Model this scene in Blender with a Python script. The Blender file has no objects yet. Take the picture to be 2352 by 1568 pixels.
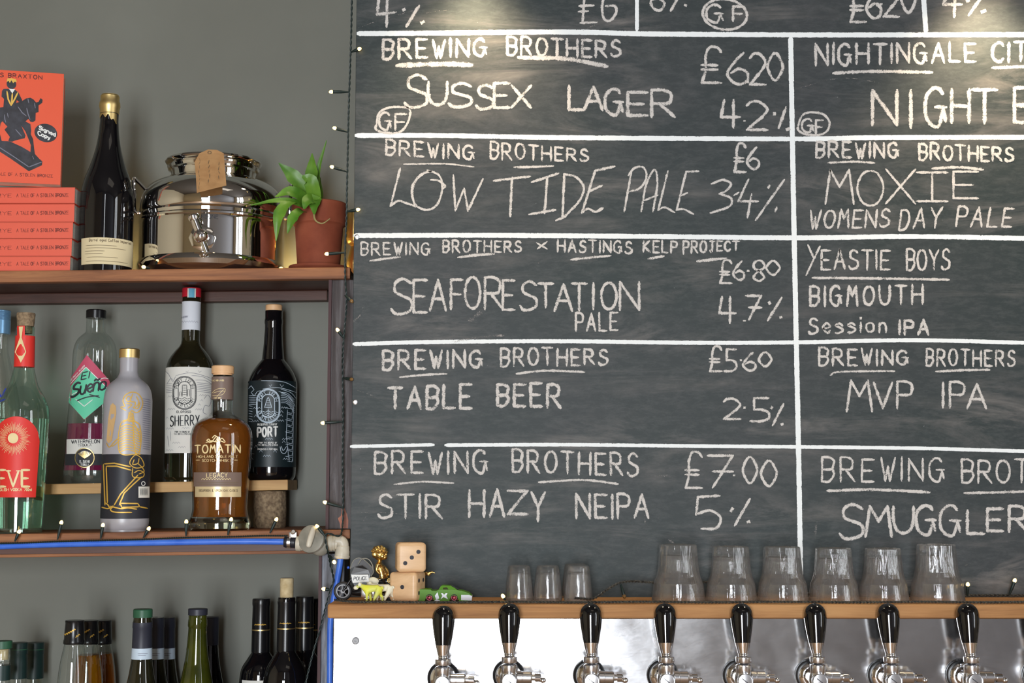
import bpy, bmesh, math, random
from mathutils import Vector, Matrix, noise as mnoise
from mathutils.geometry import tessellate_polygon
random.seed(7)
PI = math.pi
sc = bpy.context.scene
col = sc.collection

# ------------------------------------------------------------------ camera
F = 3267.0; CY = -2.352; CZ = 1.5; PT = math.radians(5.86)
cp, sp = math.cos(PT), math.sin(PT)
cd = bpy.data.cameras.new('camera'); cam = bpy.data.objects.new('camera', cd); col.objects.link(cam)
cam.location = (0, CY, CZ); cam.rotation_euler = (PI/2 + PT, 0, 0)
cd.sensor_width = 36.0; cd.lens = F*36.0/2352.0; cd.clip_start = 0.05
cd.dof.use_dof = True; cd.dof.focus_distance = 2.35; cd.dof.aperture_fstop = 10.0
sc.camera = cam

# ------------------------------------------------------------------ world, lights, exposure
w = bpy.data.worlds.new('world'); sc.world = w; w.use_nodes = True
w.node_tree.nodes['Background'].inputs[0].default_value = (0.75, 0.85, 1.0, 1)
w.node_tree.nodes['Background'].inputs[1].default_value = 0.6
def area(name, x, y, z, sx, sz, power, color, rot=(PI/2, 0, 0)):
    l = bpy.data.lights.new(name, 'AREA'); l.shape = 'RECTANGLE'; l.size = sx; l.size_y = sz
    l.energy = power; l.color = color
    o = bpy.data.objects.new(name, l); o.location = (x, y, z); o.rotation_euler = rot; col.objects.link(o); return o
DAY = (0.90, 0.95, 1.0)
BY = -5.4      # the wall with the windows, behind the camera
DOORS = ((-1.02, -0.44), (-0.33, 0.12))
for (a_, b_) in DOORS:
    area('door_daylight', (a_+b_)/2, BY+0.06, 1.25, b_-a_, 2.2, 92, DAY)
area('fanlight_daylight', 0.04, BY+0.06, 3.25, 0.20, 1.3, 9, DAY)
RWIN = ((-4.35, 0.42), (-3.75, 0.30), (-3.30, 0.30))      # tall windows of the right-hand wall: (y, width)
for (wy, ww) in RWIN:
    area('window_daylight', 4.94, wy, 2.35, ww, 3.3, 24, DAY, rot=(PI/2, 0, PI/2))
area('ceiling_fill_light', 1.0, -2.6, 4.12, 1.6, 1.0, 3, (1.0, 0.9, 0.78), rot=(0, 0, 0))  # unseen weak warm fill light under the ceiling, no lamp modelled
for (lx, lz, e) in ((-0.065, 2.395, 10.0), (0.80, 2.375, 14.0)):
    l = bpy.data.lights.new('board_spot_light', 'SPOT'); l.energy = e; l.color = (1.0, 0.80, 0.52)
    l.spot_size = math.radians(95); l.spot_blend = 0.9; l.shadow_soft_size = 0.03
    o = bpy.data.objects.new('board_spot_light', l); o.location = (lx, -0.105, lz)
    o.rotation_euler = (math.radians(14), 0, 0); col.objects.link(o)
sc.view_settings.view_transform = 'Standard'; sc.view_settings.look = 'None'
sc.view_settings.gamma = 1.0; sc.view_settings.use_curve_mapping = False
sc.view_settings.exposure = 0.20
sc.cycles.use_denoising = True
sc.cycles.max_bounces = 14; sc.cycles.transparent_max_bounces = 24; sc.cycles.transmission_bounces = 12
sc.cycles.caustics_reflective = True; sc.cycles.sample_clamp_indirect = 6.0

# ------------------------------------------------------------------ projection
def W(px, py, Y=0.0):
    u = (px-1176)/F; v = (784-py)/F
    dy = cp - v*sp; t = (Y-CY)/dy
    return Vector((t*u, Y, CZ + t*(sp + v*cp)))
def PXY(p):
    d = p - Vector((0, CY, CZ))
    f = d.y*cp + d.z*sp; up = -d.y*sp + d.z*cp
    return (1176 + F*d.x/f, 784 - F*up/f)
def SC(py, Y):
    v = (784-py)/F
    return (Y-CY)/(cp - v*sp)/F

# ------------------------------------------------------------------ materials
MATS = {}
def newmat(n):
    m = bpy.data.materials.new(n); m.use_nodes = True
    nt = m.node_tree; b = nt.nodes['Principled BSDF']; return m, nt, b
def srgb(r, g, b):
    f = lambda c: (c/255/12.92) if c/255 <= 0.04045 else ((c/255+0.055)/1.055)**2.4
    return (f(r), f(g), f(b), 1)
def pm(n, c, rough=0.5, metal=0.0, spec=0.5, trans=0.0, ior=1.45, emit=0, coat=0.0, bump=0, bscale=200, var=0.0, vscale=20, c2=None, stretch=None):
    """principled material; colour varies between c and c2 with a noise when c2 is given"""
    if n in MATS: return MATS[n]
    m, nt, b = newmat(n); N, L = nt.nodes, nt.links
    b.inputs['Base Color'].default_value = c; b.inputs['Roughness'].default_value = rough
    b.inputs['Metallic'].default_value = metal; b.inputs['Specular IOR Level'].default_value = spec
    b.inputs['Transmission Weight'].default_value = trans; b.inputs['IOR'].default_value = ior
    b.inputs['Coat Weight'].default_value = coat
    if emit: b.inputs['Emission Color'].default_value = c; b.inputs['Emission Strength'].default_value = emit
    if c2 or bump:
        tc = N.new('ShaderNodeTexCoord'); mp = N.new('ShaderNodeMapping')
        if stretch: mp.inputs['Scale'].default_value = stretch
        L.new(tc.outputs['Object'], mp.inputs['Vector'])
    if c2:
        nz = N.new('ShaderNodeTexNoise'); nz.inputs['Scale'].default_value = vscale; nz.inputs['Detail'].default_value = 5
        rp = N.new('ShaderNodeValToRGB'); rp.color_ramp.elements[0].position = 0.35; rp.color_ramp.elements[1].position = 0.68
        rp.color_ramp.elements[0].color = c; rp.color_ramp.elements[1].color = c2
        L.new(mp.outputs[0], nz.inputs['Vector']); L.new(nz.outputs['Fac'], rp.inputs[0]); L.new(rp.outputs[0], b.inputs['Base Color'])
    if bump:
        n2 = N.new('ShaderNodeTexNoise'); n2.inputs['Scale'].default_value = bscale; n2.inputs['Detail'].default_value = 4
        bp = N.new('ShaderNodeBump'); bp.inputs['Strength'].default_value = bump; bp.inputs['Distance'].default_value = 0.002
        L.new(mp.outputs[0], n2.inputs['Vector']); L.new(n2.outputs['Fac'], bp.inputs['Height']); L.new(bp.outputs[0], b.inputs['Normal'])
    MATS[n] = m; return m
def wood(n, ca, cb, cc=None, axis=0, rough=0.5, sc1=14.0, coat=0.0, bump=0.25, dark=0.0):
    if n in MATS: return MATS[n]
    m, nt, b = newmat(n); N, L = nt.nodes, nt.links
    tc = N.new('ShaderNodeTexCoord'); mp = N.new('ShaderNodeMapping')
    s = [sc1*6]*3; s[axis] = sc1*0.35; mp.inputs['Scale'].default_value = s
    L.new(tc.outputs['Object'], mp.inputs['Vector'])
    nz = N.new('ShaderNodeTexNoise'); nz.inputs['Scale'].default_value = 1.0; nz.inputs['Detail'].default_value = 8; nz.inputs['Roughness'].default_value = 0.65; nz.inputs['Distortion'].default_value = 0.6
    L.new(mp.outputs[0], nz.inputs['Vector'])
    rp = N.new('ShaderNodeValToRGB'); e = rp.color_ramp.elements
    e[0].position = 0.3; e[0].color = ca; e[1].position = 0.7; e[1].color = cb
    if cc: x = e.new(0.5); x.color = cc
    L.new(nz.outputs['Fac'], rp.inputs[0]); L.new(rp.outputs[0], b.inputs['Base Color'])
    b.inputs['Roughness'].default_value = rough; b.inputs['Coat Weight'].default_value = coat
    bp = N.new('ShaderNodeBump'); bp.inputs['Strength'].default_value = bump; bp.inputs['Distance'].default_value = 0.002
    L.new(nz.outputs['Fac'], bp.inputs['Height']); L.new(bp.outputs[0], b.inputs['Normal'])
    MATS[n] = m; return m
def thin_glass(n, tint=(0.93, 0.96, 0.95, 1), milky=0.0, mc=(0.8, 0.8, 0.85, 1), edge=(0.74, 0.77, 0.75, 1), refl=1.0):
    """thin-walled glass: passes light straight, reflects by angle, darker at the rim where the wall is seen edge-on"""
    if n in MATS: return MATS[n]
    m, nt, b = newmat(n); N, L = nt.nodes, nt.links
    N.remove(b); out = N['Material Output']
    lw = N.new('ShaderNodeLayerWeight'); lw.inputs['Blend'].default_value = 0.35
    rp = N.new('ShaderNodeValToRGB'); rp.color_ramp.elements[0].color = tint; rp.color_ramp.elements[1].color = edge
    rp.color_ramp.elements[0].position = 0.45; rp.color_ramp.elements[1].position = 1.0
    L.new(lw.outputs['Facing'], rp.inputs[0])
    tr = N.new('ShaderNodeBsdfTransparent'); L.new(rp.outputs[0], tr.inputs[0])
    gl = N.new('ShaderNodeBsdfGlossy'); gl.inputs['Roughness'].default_value = 0.02
    lw2 = N.new('ShaderNodeLayerWeight'); lw2.inputs['Blend'].default_value = 0.5
    fr = N.new('ShaderNodeMath'); fr.operation = 'POWER'; fr.inputs[1].default_value = 4.0; L.new(lw2.outputs['Facing'], fr.inputs[0])
    mu = N.new('ShaderNodeMath'); mu.operation = 'MULTIPLY_ADD'; mu.inputs[1].default_value = 0.75*refl; mu.inputs[2].default_value = 0.10*refl; mu.use_clamp = True
    L.new(fr.outputs[0], mu.inputs[0])
    src = tr
    if milky:
        df = N.new('ShaderNodeBsdfDiffuse'); df.inputs[0].default_value = mc
        mx0 = N.new('ShaderNodeMixShader'); mx0.inputs[0].default_value = milky
        L.new(tr.outputs[0], mx0.inputs[1]); L.new(df.outputs[0], mx0.inputs[2]); src = mx0
        gl.inputs['Roughness'].default_value = 0.35
    mx = N.new('ShaderNodeMixShader'); L.new(mu.outputs[0], mx.inputs[0])
    L.new(src.outputs[0], mx.inputs[1]); L.new(gl.outputs[0], mx.inputs[2]); L.new(mx.outputs[0], out.inputs[0])
    MATS[n] = m; return m
def chalk_mat(n, c, thr, slope, nscale, edgew):
    if n in MATS: return MATS[n]
    m, nt, b = newmat(n); N, L = nt.nodes, nt.links
    b.inputs['Base Color'].default_value = c; b.inputs['Roughness'].default_value = 0.95; b.inputs['Specular IOR Level'].default_value = 0.1
    tc = N.new('ShaderNodeTexCoord'); uv = N.new('ShaderNodeUVMap'); sx = N.new('ShaderNodeSeparateXYZ')
    L.new(uv.outputs[0], sx.inputs[0])
    def math_(op, a, bb, clamp=False):
        q = N.new('ShaderNodeMath'); q.operation = op; q.use_clamp = clamp
        for i, v in enumerate((a, bb)):
            if v is None: continue
            if isinstance(v, (int, float)): q.inputs[i].default_value = v
            else: L.new(v, q.inputs[i])
        return q.outputs[0]
    e = math_('ABSOLUTE', math_('SUBTRACT', math_('MULTIPLY', sx.outputs[0], 2.0), 1.0), None)
    e4 = math_('MULTIPLY', math_('POWER', e, 3.0), edgew)
    nz = N.new('ShaderNodeTexNoise'); nz.inputs['Scale'].default_value = nscale; nz.inputs['Detail'].default_value = 3; nz.inputs['Roughness'].default_value = 0.7
    L.new(tc.outputs['Object'], nz.inputs['Vector'])
    n2 = N.new('ShaderNodeTexNoise'); n2.inputs['Scale'].default_value = nscale*0.08; n2.inputs['Detail'].default_value = 2
    L.new(tc.outputs['Object'], n2.inputs['Vector'])
    s = math_('ADD', nz.outputs['Fac'], math_('MULTIPLY', math_('SUBTRACT', n2.outputs['Fac'], 0.5), 0.5))
    a = math_('MULTIPLY', math_('SUBTRACT', math_('SUBTRACT', s, e4), thr), slope, True)
    L.new(a, b.inputs['Alpha'])
    MATS[n] = m; return m

M_wall = pm('wall_paint', srgb(111, 112, 103), rough=0.6, c2=srgb(117, 118, 109), vscale=5, bump=0.06, bscale=60)
M_cream = pm('cream_room_paint', srgb(214, 200, 170), rough=0.8)
M_dado = pm('grey_room_paint', srgb(172, 172, 178), rough=0.7)
M_ceil = pm('ceiling_paint', srgb(96, 90, 84), rough=0.9)
M_floor = wood('floor_boards', srgb(150, 118, 90), srgb(184, 150, 118), axis=1)
M_shelf = wood('red_brown_shelf_wood', srgb(104, 62, 38), srgb(174, 118, 74), srgb(144, 92, 56), axis=0, rough=0.65, sc1=10)
M_shelfdark = wood('dark_shelf_wood', srgb(62, 38, 30), srgb(94, 58, 46), axis=0, rough=0.5, sc1=10)
M_pine = wood('oiled_pine', srgb(136, 92, 54), srgb(192, 144, 92), srgb(170, 121, 73), axis=0, rough=0.75, sc1=9)
M_riser = wood('riser_pine', srgb(168, 126, 74), srgb(200, 160, 104), axis=0, rough=0.6, sc1=8)
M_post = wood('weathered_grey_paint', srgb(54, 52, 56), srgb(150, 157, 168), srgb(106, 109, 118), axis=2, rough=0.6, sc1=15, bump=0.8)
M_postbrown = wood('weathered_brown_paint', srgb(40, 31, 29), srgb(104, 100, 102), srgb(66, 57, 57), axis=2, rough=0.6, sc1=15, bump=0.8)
M_rawwood = wood('split_raw_wood', srgb(110, 48, 22), srgb(176, 92, 44), axis=2, sc1=20)
M_maroon = pm('maroon_paint', srgb(66, 38, 40), rough=0.6)
M_cork = pm('cork', srgb(112, 92, 72), rough=0.95, c2=srgb(164, 142, 112), vscale=170, bump=0.6, bscale=300)
M_corklight = pm('pale_cork', srgb(214, 196, 156), rough=0.9, c2=srgb(190, 168, 126), vscale=120, bump=0.2)
M_woodcap = wood('pale_wood_stopper', srgb(222, 172, 122), srgb(238, 196, 150), axis=0, sc1=12, rough=0.5)
M_dice = wood('beech_dice_wood', srgb(206, 164, 120), srgb(232, 194, 150), axis=0, sc1=9, rough=0.4, bump=0.05)
M_black = pm('black_ink', srgb(24, 24, 26), rough=0.5)
M_blackplastic = pm('black_plastic', srgb(20, 20, 22), rough=0.25)
M_gloss = pm('gloss_black_phenolic', srgb(12, 12, 14), rough=0.08, coat=0.6)
M_chrome = pm('chrome', (0.86, 0.86, 0.88, 1), rough=0.09, metal=1)
M_satin = pm('satin_chrome', (0.80, 0.80, 0.82, 1), rough=0.22, metal=1)
M_polish = pm('polished_stainless', (0.80, 0.79, 0.77, 1), rough=0.03, metal=1)
M_blackglass = pm('near_black_glass', srgb(14, 13, 16), rough=0.05, coat=0.5)
M_olive = pm('olive_dark_glass', srgb(22, 22, 14), rough=0.05, c2=srgb(38, 35, 20), vscale=14, coat=0.5)
M_green_glass = pm('green_bottle_glass', srgb(70, 74, 16), rough=0.03, c2=srgb(40, 46, 12), vscale=20, coat=0.5)
M_terra = pm('terracotta', srgb(128, 60, 38), rough=0.8, c2=srgb(148, 76, 50), vscale=25, bump=0.1)
M_soil = pm('soil', srgb(48, 36, 28), rough=1, bump=0.8)
M_leaf = pm('leaf_green', srgb(66, 112, 30), rough=0.4, c2=srgb(108, 150, 48), vscale=25, stretch=(1, 1, 1))
M_stem = pm('pale_stem', srgb(150, 140, 90), rough=0.6)
M_red = pm('coral_red_cover', srgb(228, 84, 44), rough=0.5)
M_spine = pm('coral_spine', srgb(226, 96, 72), rough=0.5)
M_paper = pm('page_paper', srgb(222, 218, 206), rough=0.9, c2=srgb(200, 196, 184), vscale=400, stretch=(0.1, 0.1, 3))
M_inkred = pm('maroon_ink', srgb(96, 34, 30), rough=0.6)
M_ink = pm('print_black', srgb(38, 36, 40), rough=0.6, c2=srgb(60, 60, 68), vscale=60)
M_inkgrey = pm('print_grey', srgb(120, 120, 134), rough=0.6)
M_white = pm('print_white', srgb(232, 232, 228), rough=0.6)
M_label = pm('cream_label_paper', srgb(222, 206, 166), rough=0.75)
M_labelw = pm('white_label_paper', srgb(224, 222, 214), rough=0.7)
M_brownink = pm('brown_ink', srgb(120, 104, 80), rough=0.7)
M_gold = pm('gold_foil', srgb(232, 204, 140), rough=0.42, metal=1)
M_goldink = pm('gold_print', srgb(212, 170, 74), rough=0.45, metal=0.25)
M_goldpale = pm('pale_gold_print', srgb(236, 214, 160), rough=0.45)
M_brass = pm('brass_toy', srgb(236, 198, 122), rough=0.3, metal=1, bump=0.3, bscale=400)
M_redlabel = pm('bright_red_label', srgb(226, 52, 44), rough=0.5)
M_magenta = pm('watermelon_spirit', srgb(142, 42, 84), rough=0.05, trans=0.35, ior=1.34)
M_pinklab = pm('pink_label', srgb(196, 78, 104), rough=0.6)
M_mint = pm('mint_label', srgb(104, 208, 168), rough=0.6)
M_darklab = pm('charcoal_label', srgb(40, 42, 46), rough=0.6)
M_whisky = pm('whisky', (0.50, 0.17, 0.025, 1), rough=0.0, trans=0.72, ior=1.18)
M_oil = pm('amber_oil', (0.75, 0.30, 0.01, 1), rough=0.02, trans=0.9, ior=1.4)
M_evewater = pm('green_tinted_spirit', (0.62, 0.86, 0.72, 1), rough=0.0, trans=1.0, ior=1.34)
M_darkliq = pm('dark_spirit', srgb(38, 40, 48), rough=0.5)
M_frost = thin_glass('frosted_glass', tint=(0.85, 0.85, 0.88, 1), milky=0.74, mc=srgb(186, 184, 190), edge=(0.7, 0.7, 0.72, 1), refl=0.8)
M_clear = thin_glass('clear_bottle_glass')
M_clearg = thin_glass('green_tinged_glass', tint=(0.80, 0.93, 0.86, 1), edge=(0.48, 0.66, 0.56, 1))
M_tumbler = pm('solid_drinking_glass', (1, 1, 1, 1), rough=0.0, trans=1.0, ior=1.5, bump=0.6, bscale=110, stretch=(1, 1, 0.22))
def bar_glass(m):   # refracting glass; pale diffuse haze mixed in stands in for reflected light
    nt = m.node_tree; N, L = nt.nodes, nt.links; out = N['Material Output']; b = N['Principled BSDF']
    tr = N.new('ShaderNodeBsdfTransparent'); tr.inputs[0].default_value = (0.99, 0.99, 0.99, 1)
    gl = N.new('ShaderNodeBsdfGlossy'); gl.inputs['Roughness'].default_value = 0.02
    df = N.new('ShaderNodeBsdfDiffuse'); df.inputs[0].default_value = (0.85, 0.85, 0.84, 1)
    lw = N.new('ShaderNodeLayerWeight'); lw.inputs[0].default_value = 0.5
    pw = N.new('ShaderNodeMath'); pw.operation = 'POWER'; pw.inputs[1].default_value = 1.6; L.new(lw.outputs['Facing'], pw.inputs[0])
    ad = N.new('ShaderNodeMath'); ad.operation = 'ADD'; ad.use_clamp = True; ad.inputs[1].default_value = 0.06; L.new(pw.outputs[0], ad.inputs[0])
    m1 = N.new('ShaderNodeMixShader'); L.new(ad.outputs[0], m1.inputs[0]); L.new(tr.outputs[0], m1.inputs[1]); L.new(gl.outputs[0], m1.inputs[2])
    m2 = N.new('ShaderNodeMixShader'); m2.inputs[0].default_value = 0.60; L.new(b.outputs[0], m2.inputs[1]); L.new(m1.outputs[0], m2.inputs[2])
    m3 = N.new('ShaderNodeMixShader'); m3.inputs[0].default_value = 0.032; L.new(m2.outputs[0], m3.inputs[1]); L.new(df.outputs[0], m3.inputs[2])
    L.new(N['Bump'].outputs[0], gl.inputs['Normal']); L.new(m3.outputs[0], out.inputs[0])
bar_glass(M_tumbler)
M_shield = thin_glass('toy_windscreen', tint=(0.92, 0.93, 0.95, 1), milky=0.05)
M_taupe = pm('taupe_label', srgb(124, 104, 94), rough=0.5)
M_sleeve = pm('white_neck_sleeve', srgb(212, 216, 224), rough=0.7)
M_capred = pm('cap_red', srgb(200, 30, 52), rough=0.5)
M_capblue = pm('cap_blue', srgb(96, 172, 204), rough=0.5)
M_bluecap = pm('pale_blue_metal_cap', srgb(132, 178, 216), rough=0.3, metal=0.6)
M_greencap = pm('green_plastic_cap', srgb(46, 92, 66), rough=0.45)
M_greendark = pm('dark_green_cap', srgb(28, 50, 48), rough=0.4)
M_slatecap = pm('slate_capsule', srgb(44, 46, 58), rough=0.45)
M_tape = pm('pale_blue_band', srgb(196, 212, 226), rough=0.5)
M_bluepipe = pm('blue_water_pipe', srgb(60, 108, 214), rough=0.3, c2=srgb(76, 124, 224), vscale=30)
M_fitting = pm('beige_plastic_fitting', srgb(210, 202, 184), rough=0.4, c2=srgb(184, 176, 158), vscale=40)
M_fitgrey = pm('grey_plastic_fitting', srgb(150, 146, 134), rough=0.45, c2=srgb(122, 120, 110), vscale=60)
M_clamp = pm('rubber_sleeve', srgb(34, 34, 42), rough=0.4)
M_cable = pm('dark_green_cable', srgb(22, 38, 36), rough=0.45)
M_cable2 = pm('dark_twisted_cable', srgb(34, 34, 34), rough=0.4, c2=srgb(84, 80, 70), vscale=300)
M_led = pm('warm_light_bulb', (1.0, 0.66, 0.20, 1), rough=0.2, emit=4.5)
M_ledoff = pm('unlit_bulb', srgb(120, 90, 50), rough=0.2)
M_card = pm('kraft_card', srgb(190, 146, 98), rough=0.85, c2=srgb(176, 130, 84), vscale=60)
M_yellow = pm('yellow_toy_paint', srgb(226, 226, 60), rough=0.5, c2=srgb(206, 210, 120), vscale=60)
M_toywhite = pm('cream_toy_plastic', srgb(232, 226, 200), rough=0.5)
M_carg = pm('green_car_paint', srgb(82, 134, 20), rough=0.45, spec=0.25)
M_carglass = pm('smoked_car_window', srgb(62, 64, 40), rough=0.08)
M_silver = pm('toy_silver', srgb(180, 180, 184), rough=0.4, metal=0.2)
M_pinkrim = pm('pink_wheel_rim', srgb(226, 60, 92), rough=0.35)
M_tyre = pm('toy_tyre', srgb(40, 38, 40), rough=0.6)
M_rimgrey = pm('grey_toy_rim', srgb(150, 150, 152), rough=0.4)
M_chalk = chalk_mat('white_chalk', srgb(206, 201, 196), 0.30, 8.0, 900.0, 0.36)
M_chalkf = chalk_mat('faint_chalk', srgb(170, 164, 160), 0.52, 6.0, 900.0, 0.25)
M_line = chalk_mat('white_line_paint', srgb(236, 240, 240), 0.06, 12.0, 500.0, 0.42)

# blackboard paint: slate ground, smeared chalk dust in horizontal wipes
m, nt, b = newmat('blackboard_paint'); N, L = nt.nodes, nt.links
tc = N.new('ShaderNodeTexCoord')
def nzn(scale, st, det=5, dist=0.0, rough=0.6):
    mp = N.new('ShaderNodeMapping'); mp.inputs['Scale'].default_value = st; L.new(tc.outputs['Object'], mp.inputs['Vector'])
    z = N.new('ShaderNodeTexNoise'); z.inputs['Scale'].default_value = scale; z.inputs['Detail'].default_value = det
    z.inputs['Distortion'].default_value = dist; z.inputs['Roughness'].default_value = rough
    L.new(mp.outputs[0], z.inputs['Vector']); return z.outputs['Fac']
def ramp(src, p0, p1, c0=(0, 0, 0, 1), c1=(1, 1, 1, 1)):
    r = N.new('ShaderNodeValToRGB'); e = r.color_ramp.elements; e[0].position = p0; e[1].position = p1; e[0].color = c0; e[1].color = c1
    L.new(src, r.inputs[0]); return r.outputs[0]
def mixc(f, a, c, fv=None):
    x = N.new('ShaderNodeMix'); x.data_type = 'RGBA'
    if f is None: x.inputs[0].default_value = fv
    else: L.new(f, x.inputs[0])
    for i, v in ((6, a), (7, c)):
        if isinstance(v, tuple): x.inputs[i].default_value = v
        else: L.new(v, x.inputs[i])
    return x.outputs[2]
base = ramp(nzn(2.5, (1, 1, 1)), 0.35, 0.65, srgb(38, 49, 49), srgb(54, 58, 60))
wipe = ramp(nzn(2.6, (1.1, 1, 6), 7, 1.2, 0.7), 0.47, 0.78)
patch_ = ramp(nzn(4.0, (1, 1, 2.0), 4), 0.42, 0.66)
mulp = N.new('ShaderNodeMath'); mulp.operation = 'MULTIPLY'; L.new(wipe, mulp.inputs[0]); L.new(patch_, mulp.inputs[1])
c1 = mixc(mulp.outputs[0], base, srgb(134, 128, 124))
fine = ramp(nzn(60, (0.5, 1, 1.4), 6, 0.2, 0.8), 0.45, 0.85)
mulf = N.new('ShaderNodeMath'); mulf.operation = 'MULTIPLY'; L.new(fine, mulf.inputs[0]); mulf.inputs[1].default_value = 0.32
c2 = mixc(mulf.outputs[0], c1, srgb(116, 116, 116))
speck = ramp(nzn(170, (1, 1, 1), 1), 0.80, 0.84)
c3 = mixc(speck, c2, srgb(150, 150, 150))
L.new(c3, b.inputs['Base Color']); b.inputs['Roughness'].default_value = 0.55; b.inputs['Specular IOR Level'].default_value = 0.35
M_board = m
# worn stainless: cloudy, softly brushed
m, nt, b = newmat('worn_stainless_sheet'); N, L = nt.nodes, nt.links
tc = N.new('ShaderNodeTexCoord')
b.inputs['Metallic'].default_value = 1.0
L.new(ramp(nzn(7, (1, 1, 1.0), 6), 0.3, 0.7, (0.50, 0.50, 0.51, 1), (0.70, 0.71, 0.73, 1)), b.inputs['Base Color'])
rr = N.new('ShaderNodeMapRange'); L.new(nzn(14, (1, 1, 1), 5, 0.5), rr.inputs[0]); rr.inputs[3].default_value = 0.10; rr.inputs[4].default_value = 0.22
L.new(rr.outputs[0], b.inputs['Roughness'])
bp = N.new('ShaderNodeBump'); bp.inputs['Strength'].default_value = 0.10; bp.inputs['Distance'].default_value = 0.001
L.new(nzn(220, (0.2, 1, 1), 3), bp.inputs['Height']); L.new(bp.outputs[0], b.inputs['Normal'])
M_steel = m

# ------------------------------------------------------------------ object helpers
ROOT = {}
def tag(o, label=None, cat=None, group=None, kind=None):
    if label: o['label'] = label
    if cat: o['category'] = cat
    if group: o['group'] = group
    if kind: o['kind'] = kind
    return o
def thing(name, label, cat, loc, group=None):
    o = bpy.data.objects.new(name, None); o.empty_display_size = 0.01; o.location = loc; col.objects.link(o)
    tag(o, label, cat, group); ROOT[o] = Vector(loc); return o
def ob(name, me, m, parent=None, smooth=True, org=None, label=None, cat=None, group=None, kind=None):
    """me: (verts, faces[, uvs]) in WORLD coordinates or a bmesh; stored relative to the parent's root"""
    if True:
        me2 = bpy.data.meshes.new(name); me2.from_pydata([tuple(v) for v in me[0]], [], me[1])
        if len(me) > 2 and me[2]:
            ul = me2.uv_layers.new(name='UVMap'); uvs = me[2]
            for lp in me2.loops: ul.data[lp.index].uv = uvs[lp.vertex_index]
    r = ROOT[parent] if parent else (Vector(org) if org else None)
    if r is None:
        vs = [v.co for v in me2.vertices]
        r = Vector(((min(v.x for v in vs)+max(v.x for v in vs))/2, (min(v.y for v in vs)+max(v.y for v in vs))/2, min(v.z for v in vs)))
    me2.transform(Matrix.Translation(-r))
    if not (len(me) > 2 and me[2] and any(u != (0, 0) for u in me[2][:8])):
        b_ = bmesh.new(); b_.from_mesh(me2); bmesh.ops.recalc_face_normals(b_, faces=b_.faces); b_.to_mesh(me2); b_.free()
    if smooth:
        for p in me2.polygons: p.use_smooth = True
        me2.set_sharp_from_angle(angle=math.radians(32))
    me2.materials.append(m)
    o = bpy.data.objects.new(name, me2); col.objects.link(o)
    if parent: o.parent = parent
    else: o.location = r
    ROOT[o] = r
    tag(o, label, cat, group, kind); return o
def copy_tree(o, parent=None, **kw):
    c = o.copy(); col.objects.link(c)
    if parent: c.parent = parent
    for ch in list(o.children): copy_tree(ch, c)
    for k, v in kw.items():
        c[k] = v
    return c
def merge(*ms):
    V, Fc, U = [], [], []
    for q in ms:
        n = len(V); V += list(q[0]); Fc += [tuple(i+n for i in f) for f in q[1]]
        U += list(q[2]) if len(q) > 2 and q[2] else [(0, 0)]*len(q[0])
    return V, Fc, U
def box(x0, x1, y0, y1, z0, z1, bev=0.0, seg=2, rot=None, cen=None):
    bm = bmesh.new(); bmesh.ops.create_cube(bm, size=1.0)
    bmesh.ops.scale(bm, vec=(x1-x0, y1-y0, z1-z0), verts=bm.verts)
    if bev: bmesh.ops.bevel(bm, geom=list(bm.edges), offset=bev, segments=seg, affect='EDGES', profile=0.6)
    if rot: bmesh.ops.transform(bm, matrix=rot, verts=bm.verts)
    bmesh.ops.translate(bm, vec=((x0+x1)/2, (y0+y1)/2, (z0+z1)/2), verts=bm.verts)
    V = [v.co.copy() for v in bm.verts]; Fc = [tuple(v.index for v in f.verts) for f in bm.faces]; bm.free()
    return V, Fc
def latheW(x, y, pts, n=40, a0=0.0, ax=None, close=False):
    """pts: (radius, z) list, top to bottom or any order; around the vertical axis at (x, y) or around axis matrix ax"""
    V, Fc = [], []
    for (r, z) in pts:
        for k in range(n):
            a = a0 + 2*PI*k/n
            V.append(Vector((r*math.cos(a), r*math.sin(a), z)))
    m_ = len(pts)
    for i in range(m_-1 + (1 if close else 0)):
        for k in range(n):
            a, b_ = i*n+k, i*n+(k+1) % n; c, d = ((i+1) % m_)*n+(k+1) % n, ((i+1) % m_)*n+k
            Fc.append((a, d, c, b_))
    if not close:
        if pts[0][0] > 1e-6: Fc.append(tuple(range(n)))
        if pts[-1][0] > 1e-6: Fc.append(tuple(reversed(range((m_-1)*n, m_*n))))
    if ax is not None: V = [ax @ v for v in V]
    else: V = [v + Vector((x, y, 0)) for v in V]
    return V, Fc
def axm(p, d):
    """matrix placing local +z along d at p"""
    return Matrix.Translation(p) @ Vector(d).normalized().to_track_quat('Z', 'Y').to_matrix().to_4x4()
def rod(p, q, r0, r1=None, n=16, caps=0.0):
    p, q = Vector(p), Vector(q); L_ = (q-p).length; r1 = r0 if r1 is None else r1
    c = caps
    pts = [(r0-c, 0), (r0, c), (r1, L_-c), (r1-c, L_)] if c else [(r0, 0), (r1, L_)]
    return latheW(0, 0, pts, n, ax=axm(p, q-p))
def disc(p, d, prof, n=24):
    """lathe profile [(r, h)] along direction d from p"""
    return latheW(0, 0, prof, n, ax=axm(Vector(p), d))
def ball(c, r, sx=1, sy=1, sz=1, n=16):
    pts = [(max(1e-5, r*math.sin(PI*i/10)), r*math.cos(PI*i/10)) for i in range(11)]
    V, Fc = latheW(0, 0, pts, n); c = Vector(c)
    return [Vector((v.x*sx, v.y*sy, v.z*sz)) + c for v in V], Fc
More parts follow.
